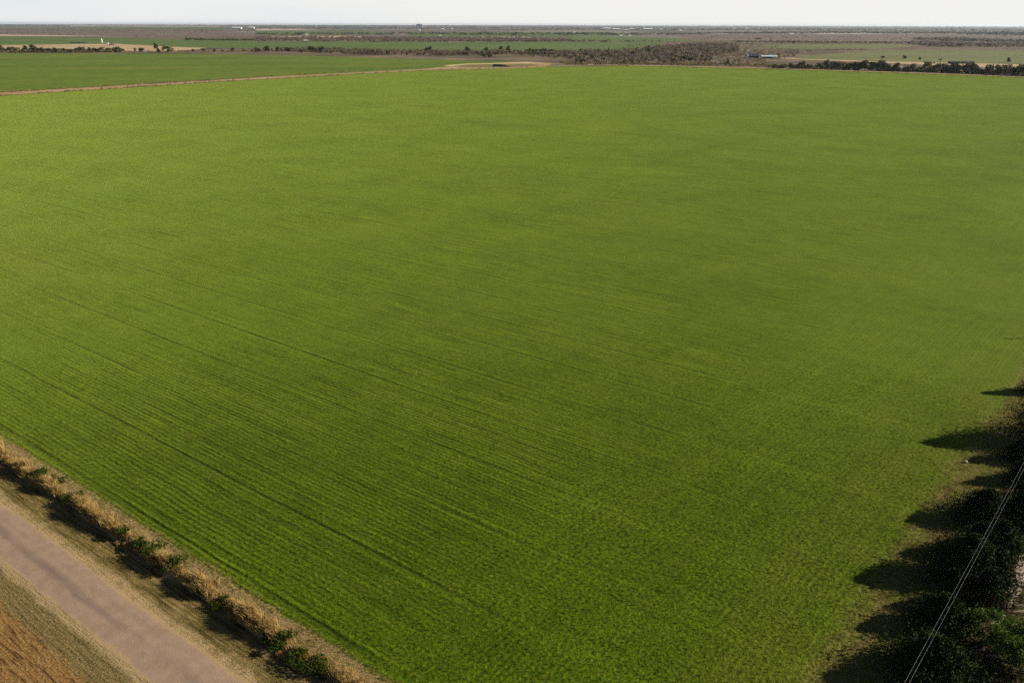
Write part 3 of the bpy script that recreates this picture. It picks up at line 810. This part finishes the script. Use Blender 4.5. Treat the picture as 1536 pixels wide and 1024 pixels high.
# ------------------------------------------------------------------ trees at the right border
def conifer(name, base, h, r, label, group, n_tip=170, per=46):
    root = bpy.data.objects.new(name, None); COL.objects.link(root); root.location = base
    tag(root, label, 'tree', group)
    mb = MB()
    lean = Vector((random.uniform(-.05, .05), random.uniform(-.05, .05), 0)) * h
    mb.tube([(0, 0, -.3), lean * .4 + Vector((0, 0, h * .45)), lean + Vector((0, 0, h * .97))], [h * .028 + .05, h * .018 + .03, .02])
    tips = []
    for i in range(n_tip):
        t = random.random() ** .9
        z = h * (.04 + .95 * t)
        rr = r * (1 - t) ** .82 * random.uniform(.55, 1.12) + .12
        a = random.uniform(0, 6.28)
        base_p = lean * t + Vector((0, 0, max(.1, z - rr * .35)))
        tip = lean * t + Vector((rr * math.cos(a), rr * math.sin(a), z))
        tips.append((tip, base_p, max(.28, rr * .30)))
        if i % 4 == 0:
            mb.tube([base_p, base_p.lerp(tip, .55) + Vector((0, 0, -.06)), tip], [.05, .03, .01], 4)
    mb.build('trunk', M['bark'], root)
    C = []
    for tip, bp, s in tips:
        k = RNG.random((per, 1)) ** .6
        c = np.array(bp) * (1 - k) + np.array(tip) * k + RNG.normal(size=(per, 3)) * s * .55 * [1, 1, .55]
        C.append(c)
    C = np.concatenate(C); C[:, 2] = np.maximum(C[:, 2], .05)
    link('crown', quads('crown', leaf_quads(C, .17, .45)), M['juniper'], root)
    return root


def broadleaf(name, base, h, r, mat, label, cat, n=9000, s=.12, limbs=14, trunk_mat='bark'):
    root = bpy.data.objects.new(name, None); COL.objects.link(root); root.location = base
    tag(root, label, cat)
    mb = MB(); C = []
    mb.tube([(0, 0, -.3), (.1, .05, h * .2), (.15, .1, h * .4)], [.16, .13, .1])
    for i in range(limbs):
        a = 6.28 * i / limbs + random.uniform(-.3, .3); t = random.uniform(.35, 1)
        tip = Vector((r * t * math.cos(a), r * t * math.sin(a), h * (1.02 - .55 * t * t) * random.uniform(.8, 1.0)))
        mid = tip * .5 + Vector((0, 0, h * .12))
        mb.tube([(0.05, 0.03, h * .15), mid, tip], [.08, .05, .015], 5)
        m = n // limbs
        sub = RNG.normal(size=(7, 3)) * [r * .27, r * .27, h * .13] + np.array(tip) * .92
        k = RNG.integers(0, 7, m)
        c = sub[k] + RNG.normal(size=(m, 3)) * [r * .11, r * .11, h * .06]
        C.append(c)
    C = np.concatenate(C); C[:, 2] = np.clip(C[:, 2], .05, None)
    mb.build('trunk', M[trunk_mat], root)
    link('crown', quads('crown', leaf_quads(C, s, .6)), M[mat], root)
    return root


def blades(name, pts, hs, n_per, mat, spread=.35, width=.02, droop=.5, lean=(0, 0), label=None, cat='grass', kind='stuff', parent=None, loc=None, zfun=None):
    """tufts of grass: every blade two quads"""
    out = []
    for (x, y), h in zip(pts, hs):
        n = max(3, int(n_per * random.uniform(.7, 1.3)))
        bx = x + RNG.normal(size=n) * spread * .45; by = y + RNG.normal(size=n) * spread * .45
        a = RNG.uniform(0, 6.28, n); L = h * RNG.uniform(.55, 1.1, n)
        out_x = np.cos(a) * droop * RNG.uniform(.1, 1, n) + lean[0]; out_y = np.sin(a) * droop * RNG.uniform(.1, 1, n) + lean[1]
        b0 = np.c_[bx, by, np.full(n, zfun(x, y) if zfun else 0.0)]
        b1 = b0 + np.c_[out_x * L * .3, out_y * L * .3, L * .62]
        b2 = b0 + np.c_[out_x * L * .95, out_y * L * .95, L * (1 - .3 * droop)]
        t = RNG.uniform(0, 6.28, n); w = np.c_[np.cos(t), np.sin(t), np.zeros(n)] * width * (.5 + h * .5)
        out.append(np.stack([b0 - w, b0 + w, b1 + w, b1 - w], 1))
        out.append(np.stack([b1 - w, b1 + w, b2 + w * .25, b2 - w * .25], 1))
    o = link(name, quads(name, np.concatenate(out)), mat, parent, loc)
    return tag(o, label, cat, None, kind)


def build_crop_tufts():
    """the nearest crop as real tufts of blades, standing in drilled rows"""
    poly = [tuple(at(*q))[:2] for q in [(-40, 470), (1580, 470), (1460, 690), (1250, 1050), (600, 1060), (-40, 640)]]
    P = np.array(poly); u = P @ np.array(A[:2]); w = P @ np.array(B[:2])
    ws = np.arange(max(w.min(), W_FIELD + .5), w.max(), .38)
    us = np.arange(u.min(), u.max(), .30)
    U, W = np.meshgrid(us, ws); U = U.ravel(); W = W.ravel()
    U = U + RNG.uniform(-.15, .15, len(U)); W = W + RNG.normal(0, .06, len(W))
    x = U * A.x + W * B.x; y = U * A.y + W * B.y
    k = in_poly(x, y, poly); x, y, U, W = x[k], y[k], U[k], W[k]
    g = x * G.x + y * G.y
    # uneven stand: gaps and thick spots that follow the rows, fading into the far field
    f = .5 + .5 * np.sin(W * 3.1 + 1.7 * np.sin(U * .06 + W * .9)) * np.sin(U * .11 + 2.1 * np.sin(W * .55)) 
    dist = np.sqrt(x * x + y * y)
    keep = RNG.random(len(x)) < (.32 + .6 * f) * np.clip((165 - dist) / 70, 0, 1) * np.clip((GEDGE - g + 1) / 5, .12, 1)
    t = np.abs((W - 55.3 + 6.2) % 12.4 - 6.2); keep &= t > .2 * RNG.random(len(t)) + .05
    h0 = GEDGE - g < 40
    x = x + h0 * RNG.normal(0, .22, len(x)); y = y + h0 * RNG.normal(0, .22, len(x))
    x, y, f = x[keep], y[keep], f[keep]
    n = len(x); nb = 5
    x = np.repeat(x, nb); y = np.repeat(y, nb); f = np.repeat(f, nb)
    N = len(x)
    hgt = RNG.uniform(.07, .20, N) * (.75 + .5 * f)
    a = RNG.uniform(0, 6.28, N); lean = RNG.uniform(.2, 1.0, N) * hgt
    b0 = np.c_[x + RNG.normal(0, .05, N), y + RNG.normal(0, .05, N), np.full(N, .012)]
    tip = b0 + np.c_[np.cos(a) * lean, np.sin(a) * lean, hgt]
    t = RNG.uniform(0, 6.28, N); wd = np.c_[np.cos(t), np.sin(t), np.zeros(N)] * RNG.uniform(.012, .024, N)[:, None]
    mid = (b0 + tip) / 2 + np.c_[np.zeros(N), np.zeros(N), hgt * .15]
    Q = np.stack([b0 - wd * .6, b0 + wd * .6, mid + wd, mid - wd], 1)
    Q2 = np.stack([mid - wd, mid + wd, tip + wd * .3, tip - wd * .3], 1)
    o = link('crop_blades', quads('crop_blades', np.concatenate([Q, Q2])), M['crop'])
    tag(o, 'green blades of young crop in drilled rows over the near field', 'crop', None, 'stuff')


def build_near_plants():
    tan = math.tan(SUN_EL)
    # junipers whose shadows reach into the field: base pixel, shadow tip pixel
    J = [((1552, 589), (1470, 587), 2.4, 'juniper tree at the far end of the tree row, casting a short thin shadow'),
         ((1570, 660), (1377, 657), 8.0, 'biggest juniper of the row, casting the broad cone-shaped shadow over the field'),
         ((1540, 722), (1438, 715), 3.0, 'slim juniper below the biggest one, casting a narrow shadow'),
         ((1478, 780), (1366, 784), 5.6, 'broad low juniper on the field edge, second dark cone above the wires'),
         ((1452, 864), (1300, 884), 6.8, 'broad juniper left of the wires in the middle of the dark row'),
         ((1412, 938), (1284, 938), 4.2, 'smaller juniper on the field edge above the yellow grass gap'),
         ((1400, 1014), (1234, 1008), 6.4, 'broad juniper at the bottom border left of the wires'),
         ((1491, 872), (1352, 870), 2.7, 'pointed juniper standing beside the left edge of the drive'),
         ((1500, 826), (1390, 822), 3.4, 'dark juniper between the drive and the wires, behind the pointed one'),
         ((1530, 786), (1410, 782), 4.2, 'dark juniper at the right border above the end of the drive'),
         ((1560, 752), (1450, 746), 4.4, 'juniper cut by the right border, between the slim one and the drive')]
    J += [((1476, 908), (1330, 906), 3.0, 'low juniper under the wires, just left of the red shrub'),
          ((1468, 828), (1350, 830), 3.6, 'low juniper under the wires above the broadest tree of the dark row'),
          ((1530, 690), (1446, 686), 3.0, 'low juniper touching the right border below the broad cone-shaped shadow')]
    for b, tp, r, lb in J:
        g, s = at(*b), at(*tp)
        h = (g - s).length * tan
        conifer('juniper_tree', g, h, r, lb, 'junipers along the right edge of the field', int(60 + r * 46), 42)
    broadleaf('green_bush', at(1520, 992), 4.4, 3.1, 'bush', 'broad-leaved bush with bright sunlit leaves in the bottom right corner', 'bush', 9000, .13)
    broadleaf('red_shrub', at(1478, 915), 2.6, 2.2, 'red_twigs', 'reddish brown bare shrub between the dark junipers', 'shrub', 5000, .07, 12, 'red_twigs')
    # ditch weeds: the dark green clumps in front of the dry fringe
    W = [(34, 706, 1.2), (84, 730, 1.7), (186, 806, 1.4), (214, 822, 1.5), (232, 834, 1.7), (262, 856, 1.7), (402, 962, 1.3), (424, 972, 1.7), (448, 992, 1.5), (300, 890, 1.1), (60, 722, 1.4), (112, 752, 1.5), (472, 1010, 1.6), (330, 908, 1.2)]
    W.sort()
    for i, (x, y, h) in enumerate(W):
        h *= 1.15
        root = bpy.data.objects.new('green_weed', None); COL.objects.link(root); root.location = at(x, y); root.location.z = bank_z(*root.location[:2]) - .05; h *= random.uniform(.7, 1.25)
        tag(root, f'dark leafy weed clump below the dry grass fringe, {ORD[i]} from upper left', 'weed', 'green weeds in the ditch')
        C = crown_points(800, h * .8, h * .36, h * .36, 9, .2)
        link('leaves', quads('leaves', leaf_quads(C, .10, .7)), M['weed'], root)
        mb = MB()
        for k in range(7):
            a = k * .9
            mb.tube([(0, 0, -.05), (.2 * math.cos(a) * h, .2 * math.sin(a) * h, h * .45), (.45 * math.cos(a) * h, .45 * math.sin(a) * h, h * .8)], [.02, .015, .006], 4)
        mb.build('stems', M['bark'], root)
    # fringe of tall dry grass
    a, b = at(-60, 640), at(600, 1075)
    L = (b - a).length
    pts, hs = [], []
    for i in range(720):
        t = random.random()
        q = a.lerp(b, t)
        w = W_FIELD - 2.3 + random.gauss(0, .30)
        q = q + B * (w - q.dot(B))
        dens = .5 + .5 * math.sin(q.dot(A) * .55 + 2 * math.sin(q.dot(A) * .17))
        pts.append((q.x, q.y)); hs.append((.45 + 1.6 * dens * random.uniform(.5, 1)))
    blades('tall_dry_grass', pts, hs, 70, M['dry'], .5, .017, .42, (-.10, -.02), 'fringe of tall tan dry grass along the near edge of the crop field', zfun=bank_z)
    pts, hs = [], []
    for i in range(1500):
        q = a.lerp(b, random.random())
        w = W_FIELD - 1.0 + random.gauss(0, .75)
        q = q + B * (w - q.dot(B))
        pts.append((q.x, q.y)); hs.append(random.uniform(.12, .45))
    for i in range(2600):
        q = a.lerp(b, random.random())
        w = random.uniform(W_ROAD_R + .3, W_FIELD - 3)
        q = q + B * (w - q.dot(B))
        pts.append((q.x, q.y)); hs.append(random.uniform(.06, .2))
    blades('short_dry_grass', pts, hs, 14, M['dry_olive'], .6, .02, .8, (0, 0), 'short half-dry grass scattered over the roadside verge', zfun=bank_z)
    # rough tufts below the trees
    p = scatter([tuple(at(*q))[:2] for q in [(1540, 565), (1440, 680), (1330, 830), (1230, 1000), (1200, 1040), (1560, 1060), (1620, 900), (1620, 640)]], 3200)
    blades('rough_grass', p, RNG.uniform(.1, .5, 3200), 16, [M['dry_olive']], .6, .02, .8, (0, 0), 'rough yellowish grass between the crop and the trees')


# ------------------------------------------------------------------ built things
def build_things():
    white = simple('white_metal', (.62, .64, .62), (.78, .80, .78), .3, .5, .4)
    wall_w = simple('white_wall', (.6, .6, .57), (.76, .75, .72), .3, .8)
    dark = simple('dark_wall_and_shade', (.02, .022, .026), (.045, .048, .05), .3, .7)
    roof_d = simple('dark_roof', (.03, .04, .045), (.06, .075, .08), .3, .6)
    roof_l = simple('pale_blue_roof', (.45, .55, .58), (.58, .68, .70), .3, .45, .5, metal=.2)
    glass = simple('window_glass', (.03, .035, .04), (.05, .055, .06), .3, .15, .5)
    grey_w = simple('grey_wall', (.28, .30, .33), (.38, .40, .43), .1, .8)

    def root(name, px, py, label, cat, group=None, rz=0.0):
        o = bpy.data.objects.new(name, None); COL.objects.link(o)
        o.location = at(px, py); o.rotation_euler.z = rz
        tag(o, label, cat, group)
        return o, F / (o.location - Vector((0, 0, H))).length

    # long white shed with pale roof and a dark panel for its shaded front
    o, m = root('long_shed', 1154, 87.6, 'long white shed with pale blue roof and dark shade-panelled front beyond the field', 'shed')
    L = 21 / m; d = 9; h = 3.4
    x0, x1 = -L / 2, L / 2
    b = MB(); b.box(x0, x1, d - .3, d, 0, h); b.box(x0, x0 + .3, 0, d - .3, 0, h); b.box(x1 - L * .38, x1, 0, .3, 0, h); b.box(x1 - .3, x1, .3, d - .3, 0, h); b.build('wall', wall_w, o)
    b = MB(); b.gable(x0, x1, 0, d, h, h + 2.0, .6); b.build('roof', roof_l, o)
    b = MB(); b.box(x0 + .3, x1 - L * .38 - .01, .8, 1.0, 0, h - .1); b.build('shade_panel', dark, o)  # solid dark panel stands in for the shade inside the shed
    for i in range(4):
        b = MB(); xx = x0 + .5 + i * (L * .6) / 4; b.box(xx, xx + .3, .05, .35, 0, h); b.build('post', wall_w, o)
    # dark house with white gable
    o, m = root('dark_house', 1130, 87.2, 'dark house with one bright white end left of the long white shed', 'house')
    L = 15 / m
    b = MB(); b.box(-L * .35, L * .5, 0, 10, 0, 4.2); b.build('wall', dark, o)
    b = MB(); b.gable(-L * .35, L * .5, 0, 10, 4.2, 8.2, .5); b.build('roof', roof_d, o)
    b = MB(); b.box(-L * .5, -L * .36, 1, 7, 0, 4.4); b.gable(-L * .5, -L * .36, 1, 7, 4.4, 6.4, .3); b.build('white_annex', wall_w, o)
    for xx in (.02, .26):
        b = MB(); b.box(L * xx, L * xx + 1.4, -.06, .02, 1.3, 2.7); w = b.build('window', wall_w, o)
        b = MB(); b.box(L * xx + .12, L * xx + 1.28, -.09, -.062, 1.42, 2.58); b.build('pane', glass, w)
    # long dark barn on the track
    o, m = root('long_barn', 1443, 96.2, 'long low dark barn with one white bay on the pale track at right', 'barn')
    L = 30 / m
    b = MB(); b.box(-L / 2, L * .5, 0, 8, 0, 3.2); b.build('wall', dark, o)
    b = MB(); b.gable(-L / 2, L * .5, 0, 8, 3.2, 4.6, .5); b.build('roof', roof_d, o)
    b = MB(); b.box(L * .22, L * .36, -.1, .0, 0.05, 3.1); b.build('white_door', wall_w, o)
    for xx in (-.32, -.08, .08):
        b = MB(); b.box(L * xx, L * xx + 1.6, -.08, .0, 1.0, 2.4); b.build('window', grey_w, o)
    # black covered heap on the bank
    o, m = root('black_heap', 752, 101.2, 'long rounded black heap on the tan bank at the field\'s far end', 'heap')
    V, Fc = [], []
    nx, ny = 26, 9
    L, D, hh = 26 / m, 9.0, 4.2
    for i in range(nx):
        t = i / (nx - 1)
        prof = min(1, (t / .06) ** .5 if t < .06 else 1) * (1 - .72 * max(0, (t - .45) / .55) ** 1.3)
        for j in range(ny):
            s = j / (ny - 1)
            V.append((-L / 2 + L * t, D * s, hh * prof * math.sin(math.pi * s) ** .6 * random.uniform(.95, 1.05) - .02))
    for i in range(nx - 1):
        for j in range(ny - 1):
            a = i * ny + j
            Fc.append((a, a + ny, a + ny + 1, a + 1))
    me = mesh('cover', V, Fc, smooth=True)
    if sum(f.normal.z for f in me.polygons) < 0: me.flip_normals()
    link('cover', me, simple('black_cover', (.008, .008, .009), (.02, .02, .02), .5, .6), o)
    b = MB(); b.tube([(-L / 2 - .4, -.3, .2), (L / 2 + .5, -.3, .2)], [.35, .35]); b.build('edging', simple('pale_edging', (.4, .4, .38), (.52, .5, .48), .4), o)
    # white silo and farm sheds on the stubble
    o, m = root('silo', 153, 64.6, 'white silo standing on the far stubble field at left', 'silo')
    r = .95 / m
    cream = simple('cream_silo_metal', (.44, .43, .37), (.56, .55, .48), .3, .6, .2)
    b = MB(); b.tube([(0, 0, 0), (0, 0, 4.2 / m)], [r, r], 14); b.build('wall', cream, o, smooth=False)
    b = MB(); b.tube([(0, 0, 4.2 / m), (0, 0, 4.7 / m), (0, 0, 5 / m)], [r * 1.03, r * .7, r * .12], 14); b.build('roof', white, o)
    def house(px, py, wpx, hpx, wall, roof, name, label, cat, group=None, windows=2, depth=None):
        o, m = root(name, px, py, label, cat, group)
        L = wpx / m; h = hpx / m; d = depth or max(6, min(L * .6, 40))
        b = MB(); b.box(-L / 2, L / 2, 0, d, 0, h * .68); b.build('wall', wall, o)
        b = MB(); b.gable(-L / 2, L / 2, 0, d, h * .68, h, L * .02); b.build('roof', roof, o)
        if windows:
            for i in range(windows):
                xx = -L / 2 + L * (i + .5) / windows
                b = MB(); b.box(xx - L * .04, xx + L * .04, -.08, .0, h * .2, h * .5)
                b.build('window', glass, o)
        return o
    house(160, 66, 3.4, 1.4, wall_w, grey_w, 'farm_shed', 'small white shed right beside the white silo', 'shed')
    house(116, 64.9, 18, 1.2, dark, roof_d, 'low_barn', 'long low dark barn left of the white silo', 'barn', depth=14)
    house(166, 68, 5, 1.2, dark, roof_d, 'low_shed', 'low dark shed in the stubble right of the white silo', 'shed', depth=10)
    house(355, 43.5, 12, 2.2, wall_w, white, 'white_barn', 'long white barn far off on the left plain, left of its neighbour', 'barn')
    house(377, 43.2, 7, 2.2, wall_w, white, 'white_barn', 'shorter white barn far off on the left plain, right of the long one', 'barn')
    house(459, 53.2, 3, 1.8, wall_w, white, 'white_house', 'small white house at the end of the dark treeline left of centre', 'house')
    house(458, 62.6, 7, 2.0, dark, wall_w, 'pale_roofed_shed', 'dark shed with pale roof behind the middle green field', 'shed')
    house(629, 47.0, 3, 1.8, wall_w, white, 'white_house', 'small white house on the plain below the big horizon block', 'house')
    house(660, 54.6, 3, 1.6, wall_w, white, 'white_house', 'small white house alone on the plain in the middle', 'house')
    house(664, 45.2, 4, 1.9, wall_w, white, 'white_house', 'left one of two white houses under the blue horizon woods', 'house')
    house(678, 44.8, 3, 1.5, wall_w, white, 'white_house', 'right one of two white houses under the blue horizon woods', 'house')
    house(747, 59.3, 24, 1.6, dark, roof_d, 'low_barn', 'long low dark barn on the pale strip left of centre', 'barn', depth=20)
    house(780, 60.2, 13, 3.0, wall_w, roof_d, 'farmhouse', 'white farmhouse with dark roof behind the green middle field', 'house', windows=4, depth=16)
    house(911, 44.4, 11, 2.2, wall_w, white, 'white_warehouse', 'leftmost white warehouse of the far town', 'warehouse')
    house(924, 45.6, 9, 2.4, wall_w, white, 'white_warehouse', 'white warehouse second from the left in the far town', 'warehouse')
    house(936, 45.6, 14, 1.4, wall_w, white, 'white_warehouse', 'low long white warehouse in the middle of the far town', 'warehouse')
    house(948, 45.0, 6, 2.0, wall_w, white, 'white_warehouse', 'short white warehouse right of the low long one in the far town', 'warehouse')
    house(972, 45.4, 12, 2.4, wall_w, white, 'white_warehouse', 'white warehouse standing apart right of the far town', 'warehouse')
    house(992, 45.4, 4, 1.6, wall_w, white, 'white_warehouse', 'small white warehouse at the right end of the far town', 'warehouse')
    house(1021, 47.8, 4, 2.2, wall_w, white, 'white_house', 'white house right below the far town\'s end', 'house')
    house(932, 55.2, 4, 1.8, wall_w, white, 'white_house', 'left white house of a pair below the far town', 'house')
    house(945, 55.8, 3.5, 1.9, wall_w, white, 'white_house', 'right white house of a pair below the far town', 'house')
    house(862, 50.0, 3, 1.6, wall_w, white, 'white_house', 'lone white house on the plain left of the far town', 'house')
    house(1138, 59.5, 6, 2.2, dark, roof_d, 'dark_barn', 'small dark barn on the ploughed plain above the shed', 'barn')
    house(1188, 53, 4, 1.8, wall_w, white, 'white_house', 'white house at the upper edge of the ploughed plain', 'house')
    house(1297, 52, 4, 1.8, wall_w, white, 'white_house', 'white house right on the edge of the far right woods', 'house')
    house(1120, 45.8, 2.6, 3.2, wall_w, white, 'white_tower', 'slender white tower among the far woods right of the town', 'tower', windows=0)
    house(1018, 82.4, 2.6, 1.8, wall_w, white, 'white_hut', 'left of two tiny white huts in the bare brown wood', 'hut', depth=4)
    house(1023, 82.4, 2.6, 1.8, wall_w, white, 'white_hut', 'right of two tiny white huts in the bare brown wood', 'hut', depth=4)
    # big block on the horizon
    o, m = root('horizon_block', 629, 41, 'big flat-topped grey block rising over the horizon', 'building')
    L = 9 / m; h = 3.6 / m
    b = MB(); b.box(-L / 2, L / 2, 0, L * .4, 0, h); b.build('wall', grey_w, o)
    b = MB(); b.box(-L * .3, L * .1, L * .1, L * .3, h, h * 1.15); b.build('roof_plant', grey_w, o)
    # tall tank beside the left horizon
    o, m = root('water_tower', 474, 41.5, 'pale water tower rising just above the horizon left of centre', 'tower')
    h = 4 / m
    b = MB(); b.tube([(0, 0, 0), (0, 0, h * .62)], [h * .06, h * .045], 10); b.build('stem', white, o)
    b = MB(); b.tube([(0, 0, h * .6), (0, 0, h * .68), (0, 0, h * .85), (0, 0, h * .97), (0, 0, h)], [h * .06, h * .2, h * .24, h * .16, .5], 14); b.build('tank', white, o)
    # overhead wires
    wire = simple('bare_wire', (.24, .24, .24), (.32, .32, .32), 3, .5, .3)
    pole_m = simple('pole_wood', (.10, .075, .055), (.18, .14, .10), 3)
    zc = 8.5
    for k, (pa, pb, lb) in enumerate((((1357, 1024), (1530, 703), 'left one of two thin pale overhead wires by the trees'), ((1364, 1024), (1537, 700), 'right one of two thin pale overhead wires by the trees'))):
        a, b = at(*pa, zc), at(*pb, zc)
        d = b - a
        p0, p1 = a - d * .5, b + d * 1.9
        pts = []
        for i in range(25):
            t = i / 24
            q = p0.lerp(p1, t); q.z = zc + .6 * ((2 * t - 1) ** 2) - .2
            pts.append(q)
        mb = MB(); mb.tube(pts, [.0055] * 25, 5)
        tag(mb.build('overhead_wire', wire), lb, 'wire', 'overhead wires')
        if k == 0: ends = [(p0.copy(), p1.copy())]
        else: ends.append((p0.copy(), p1.copy()))
    for i in (0, 1):
        c = (ends[0][i] + ends[1][i]) / 2
        d = (ends[0][1] - ends[0][0]).normalized(); n = Vector((d.y, -d.x, 0))
        o = bpy.data.objects.new('utility_pole', None); COL.objects.link(o); o.location = (c.x, c.y, 0)
        tag(o, 'wooden utility pole carrying the near end of the wires' if i == 0 else 'wooden utility pole carrying the far end of the wires', 'pole')
        b = MB(); b.tube([(0, 0, -.4), (0, 0, zc + .85)], [.16, .11], 10); b.build('post', pole_m, o)
        b = MB(); b.tube([tuple(n * -.9 + Vector((0, 0, zc + .36))), tuple(n * .9 + Vector((0, 0, zc + .36)))], [.06, .06], 6); b.build('crossarm', pole_m, o)
    # pale scraps lying at the field's right edge
    stone = simple('pale_stone', (.30, .24, .16), (.42, .34, .24), 3)
    for x, y, s, lb in ((1501, 651, .32, 'small pale scrap lying in the big cone-shaped shadow'), (1448, 694, .42, 'flat pale stone on bare soil at the field edge')):
        b = MB(); b.tube([(-s, 0, .05), (-s * .4, .1, .16), (s * .4, .02, .2), (s, .12, .06)], [.06, .2, .22, .05], 7)
        tag(b.build('pale_scrap', stone, None, at(x, y), True), lb, 'scrap')
    # fallen branches at the end of the drive
    br = simple('dry_branch', (.24, .17, .12), (.42, .32, .23), 2)
    for i, (x, y, an, l) in enumerate(((1508, 902, .3, 2.2), (1524, 908, -.2, 2.6), (1530, 918, .1, 1.8), (1484, 962, .4, 2.0), (1470, 976, .1, 2.4), (1492, 985, -.3, 1.6))):
        b = MB(); dx, dy = math.cos(an), math.sin(an)
        b.tube([(-dx * l * .5, -dy * l * .5, .08), (0, .08, .16), (dx * l * .5, dy * l * .5, .1)], [.08, .06, .02], 5)
        for s in (-1, 1, -.6, .7):
            b.tube([(dx * l * .12 * s, dy * l * .12 * s, .12), (dx * l * .3 + .25 * s, dy * l * .3 + .35 * s, .2)], [.035, .01], 4)
        lb = f'dry pale fallen branch at the end of the drive, {ORD[i]} from the left' if i < 3 else f'dry fallen branch left of the bright green bush, {ORD[i - 3]} counting downwards'
        tag(b.build('fallen_branch', br, None, at(x, y)), lb, 'branch', 'fallen branches under the trees')


# ------------------------------------------------------------------ light, air, camera
def build_light():
    w = bpy.data.worlds.new('World'); SC.world = w; w.use_nodes = True
    nt = w.node_tree; bg = nt.nodes['Background']
    sky = nt.nodes.new('ShaderNodeTexSky'); sky.sky_type = 'NISHITA'
    sky.sun_disc = False; sky.sun_elevation = SUN_EL; sky.sun_rotation = math.pi / 2 - SUN_AZ
    sky.air_density = .6; sky.dust_density = .3; sky.ozone_density = 1.0
    # thin bright cloud bank low over the plain, opening to pale blue on the left
    tc = nt.nodes.new('ShaderNodeTexCoord')
    sp = nt.nodes.new('ShaderNodeSeparateXYZ'); nt.links.new(tc.outputs['Generated'], sp.inputs[0])
    mp = nt.nodes.new('ShaderNodeMapping'); mp.inputs['Scale'].default_value = (3, 3, 26)
    nt.links.new(tc.outputs['Generated'], mp.inputs[0])
    nz = nt.nodes.new('ShaderNodeTexNoise'); nz.inputs['Scale'].default_value = 1.6; nz.inputs['Detail'].default_value = 6; nz.inputs['Roughness'].default_value = .6
    nt.links.new(mp.outputs[0], nz.inputs['Vector'])
    def mr(v, a, b, c, d):
        n = nt.nodes.new('ShaderNodeMapRange'); n.interpolation_type = 'SMOOTHSTEP'
        nt.links.new(v, n.inputs[0])
        for i, x in enumerate((a, b, c, d)): n.inputs[i + 1].default_value = x
        return n.outputs[0]
    def mt(op, a, b):
        n = nt.nodes.new('ShaderNodeMath'); n.operation = op
        for i, x in enumerate((a, b)):
            if isinstance(x, float): n.inputs[i].default_value = x
            else: nt.links.new(x, n.inputs[i])
        return n.outputs[0]
    low = mr(sp.outputs['Z'], .045, .15, 1, 0)
    open_ = mr(mt('ADD', mt('MULTIPLY', sp.outputs['X'], .55), nz.outputs['Fac']), -.05, .55, 0, 1)
    mx = nt.nodes.new('ShaderNodeMix'); mx.data_type = 'RGBA'
    nt.links.new(low, mx.inputs[0]); nt.links.new(sky.outputs[0], mx.inputs[6])
    cm = nt.nodes.new('ShaderNodeMix'); cm.data_type = 'RGBA'
    nt.links.new(open_, cm.inputs[0]); cm.inputs[6].default_value = (8.3, 9.0, 9.3, 1); cm.inputs[7].default_value = CLOUD
    nt.links.new(cm.outputs[2], mx.inputs[7])
    nt.links.new(mx.outputs[2], bg.inputs[0]); bg.inputs[1].default_value = SKY
    l = bpy.data.lights.new('sun', 'SUN'); l.energy = 5.0; l.angle = R(.53); l.color = (1, .93, .80)
    o = bpy.data.objects.new('sun', l); COL.objects.link(o)
    d = Vector((math.cos(SUN_EL) * math.cos(SUN_AZ), math.cos(SUN_EL) * math.sin(SUN_AZ), math.sin(SUN_EL)))
    o.rotation_euler = d.to_track_quat('Z', 'Y').to_euler()
    # air: pale even haze over the plain
    b = MB(); b.box(-52000, 52000, -52000, 52000, -1.0, 75.0)
    k = NT('haze_air')
    pv = k.n('ShaderNodeVolumePrincipled')
    pv.inputs['Color'].default_value = (.82, .91, 1, 1)
    pv.inputs['Density'].default_value = HAZE
    pv.inputs['Anisotropy'].default_value = .45
    k.t.links.new(pv.outputs[0], k.out.inputs['Volume'])
    o = b.build('haze', k.m); o['kind'] = 'stuff'; o['label'] = 'pale blue haze over the far plain'; o['category'] = 'haze'


def build_camera():
    c = bpy.data.cameras.new('camera'); c.sensor_width = 36; c.lens = 36 * F / 1536
    c.clip_start = .5; c.clip_end = 250000
    o = bpy.data.objects.new('camera', c); COL.objects.link(o)
    c2, s2 = math.cos(ROLL), math.sin(ROLL)
    up0 = Vector((0, math.sin(PITCH), math.cos(PITCH))); r0 = Vector((1, 0, 0))
    r = r0 * c2 + up0 * s2; u = up0 * c2 - r0 * s2; bk = r.cross(u)
    o.matrix_world = Matrix(((r.x, u.x, bk.x, 0), (r.y, u.y, bk.y, 0), (r.z, u.z, bk.z, H), (0, 0, 0, 1)))
    SC.camera = o


SKY, HAZE, CLOUD = .05, 1.7e-5, (9.7, 9.65, 9.35, 1)
veg_materials()
build_land()
build_far_trees()
build_thickets()
build_near_plants()
build_crop_tufts()
build_things()
build_light()
build_camera()
SC.view_settings.view_transform = 'Standard'
SC.view_settings.look = 'None'
SC.view_settings.exposure = .88
SC.view_settings.gamma = 1
SC.cycles.use_denoising = False
SC.cycles.denoiser = 'OPENIMAGEDENOISE'
SC.cycles.denoising_input_passes = 'RGB_ALBEDO_NORMAL'
SC.cycles.use_adaptive_sampling = False
SC.cycles.volume_bounces = 0
SC.cycles.sample_clamp_direct = 1.4
SC.cycles.sample_clamp_indirect = 1.4
SC.cycles.max_bounces = 6
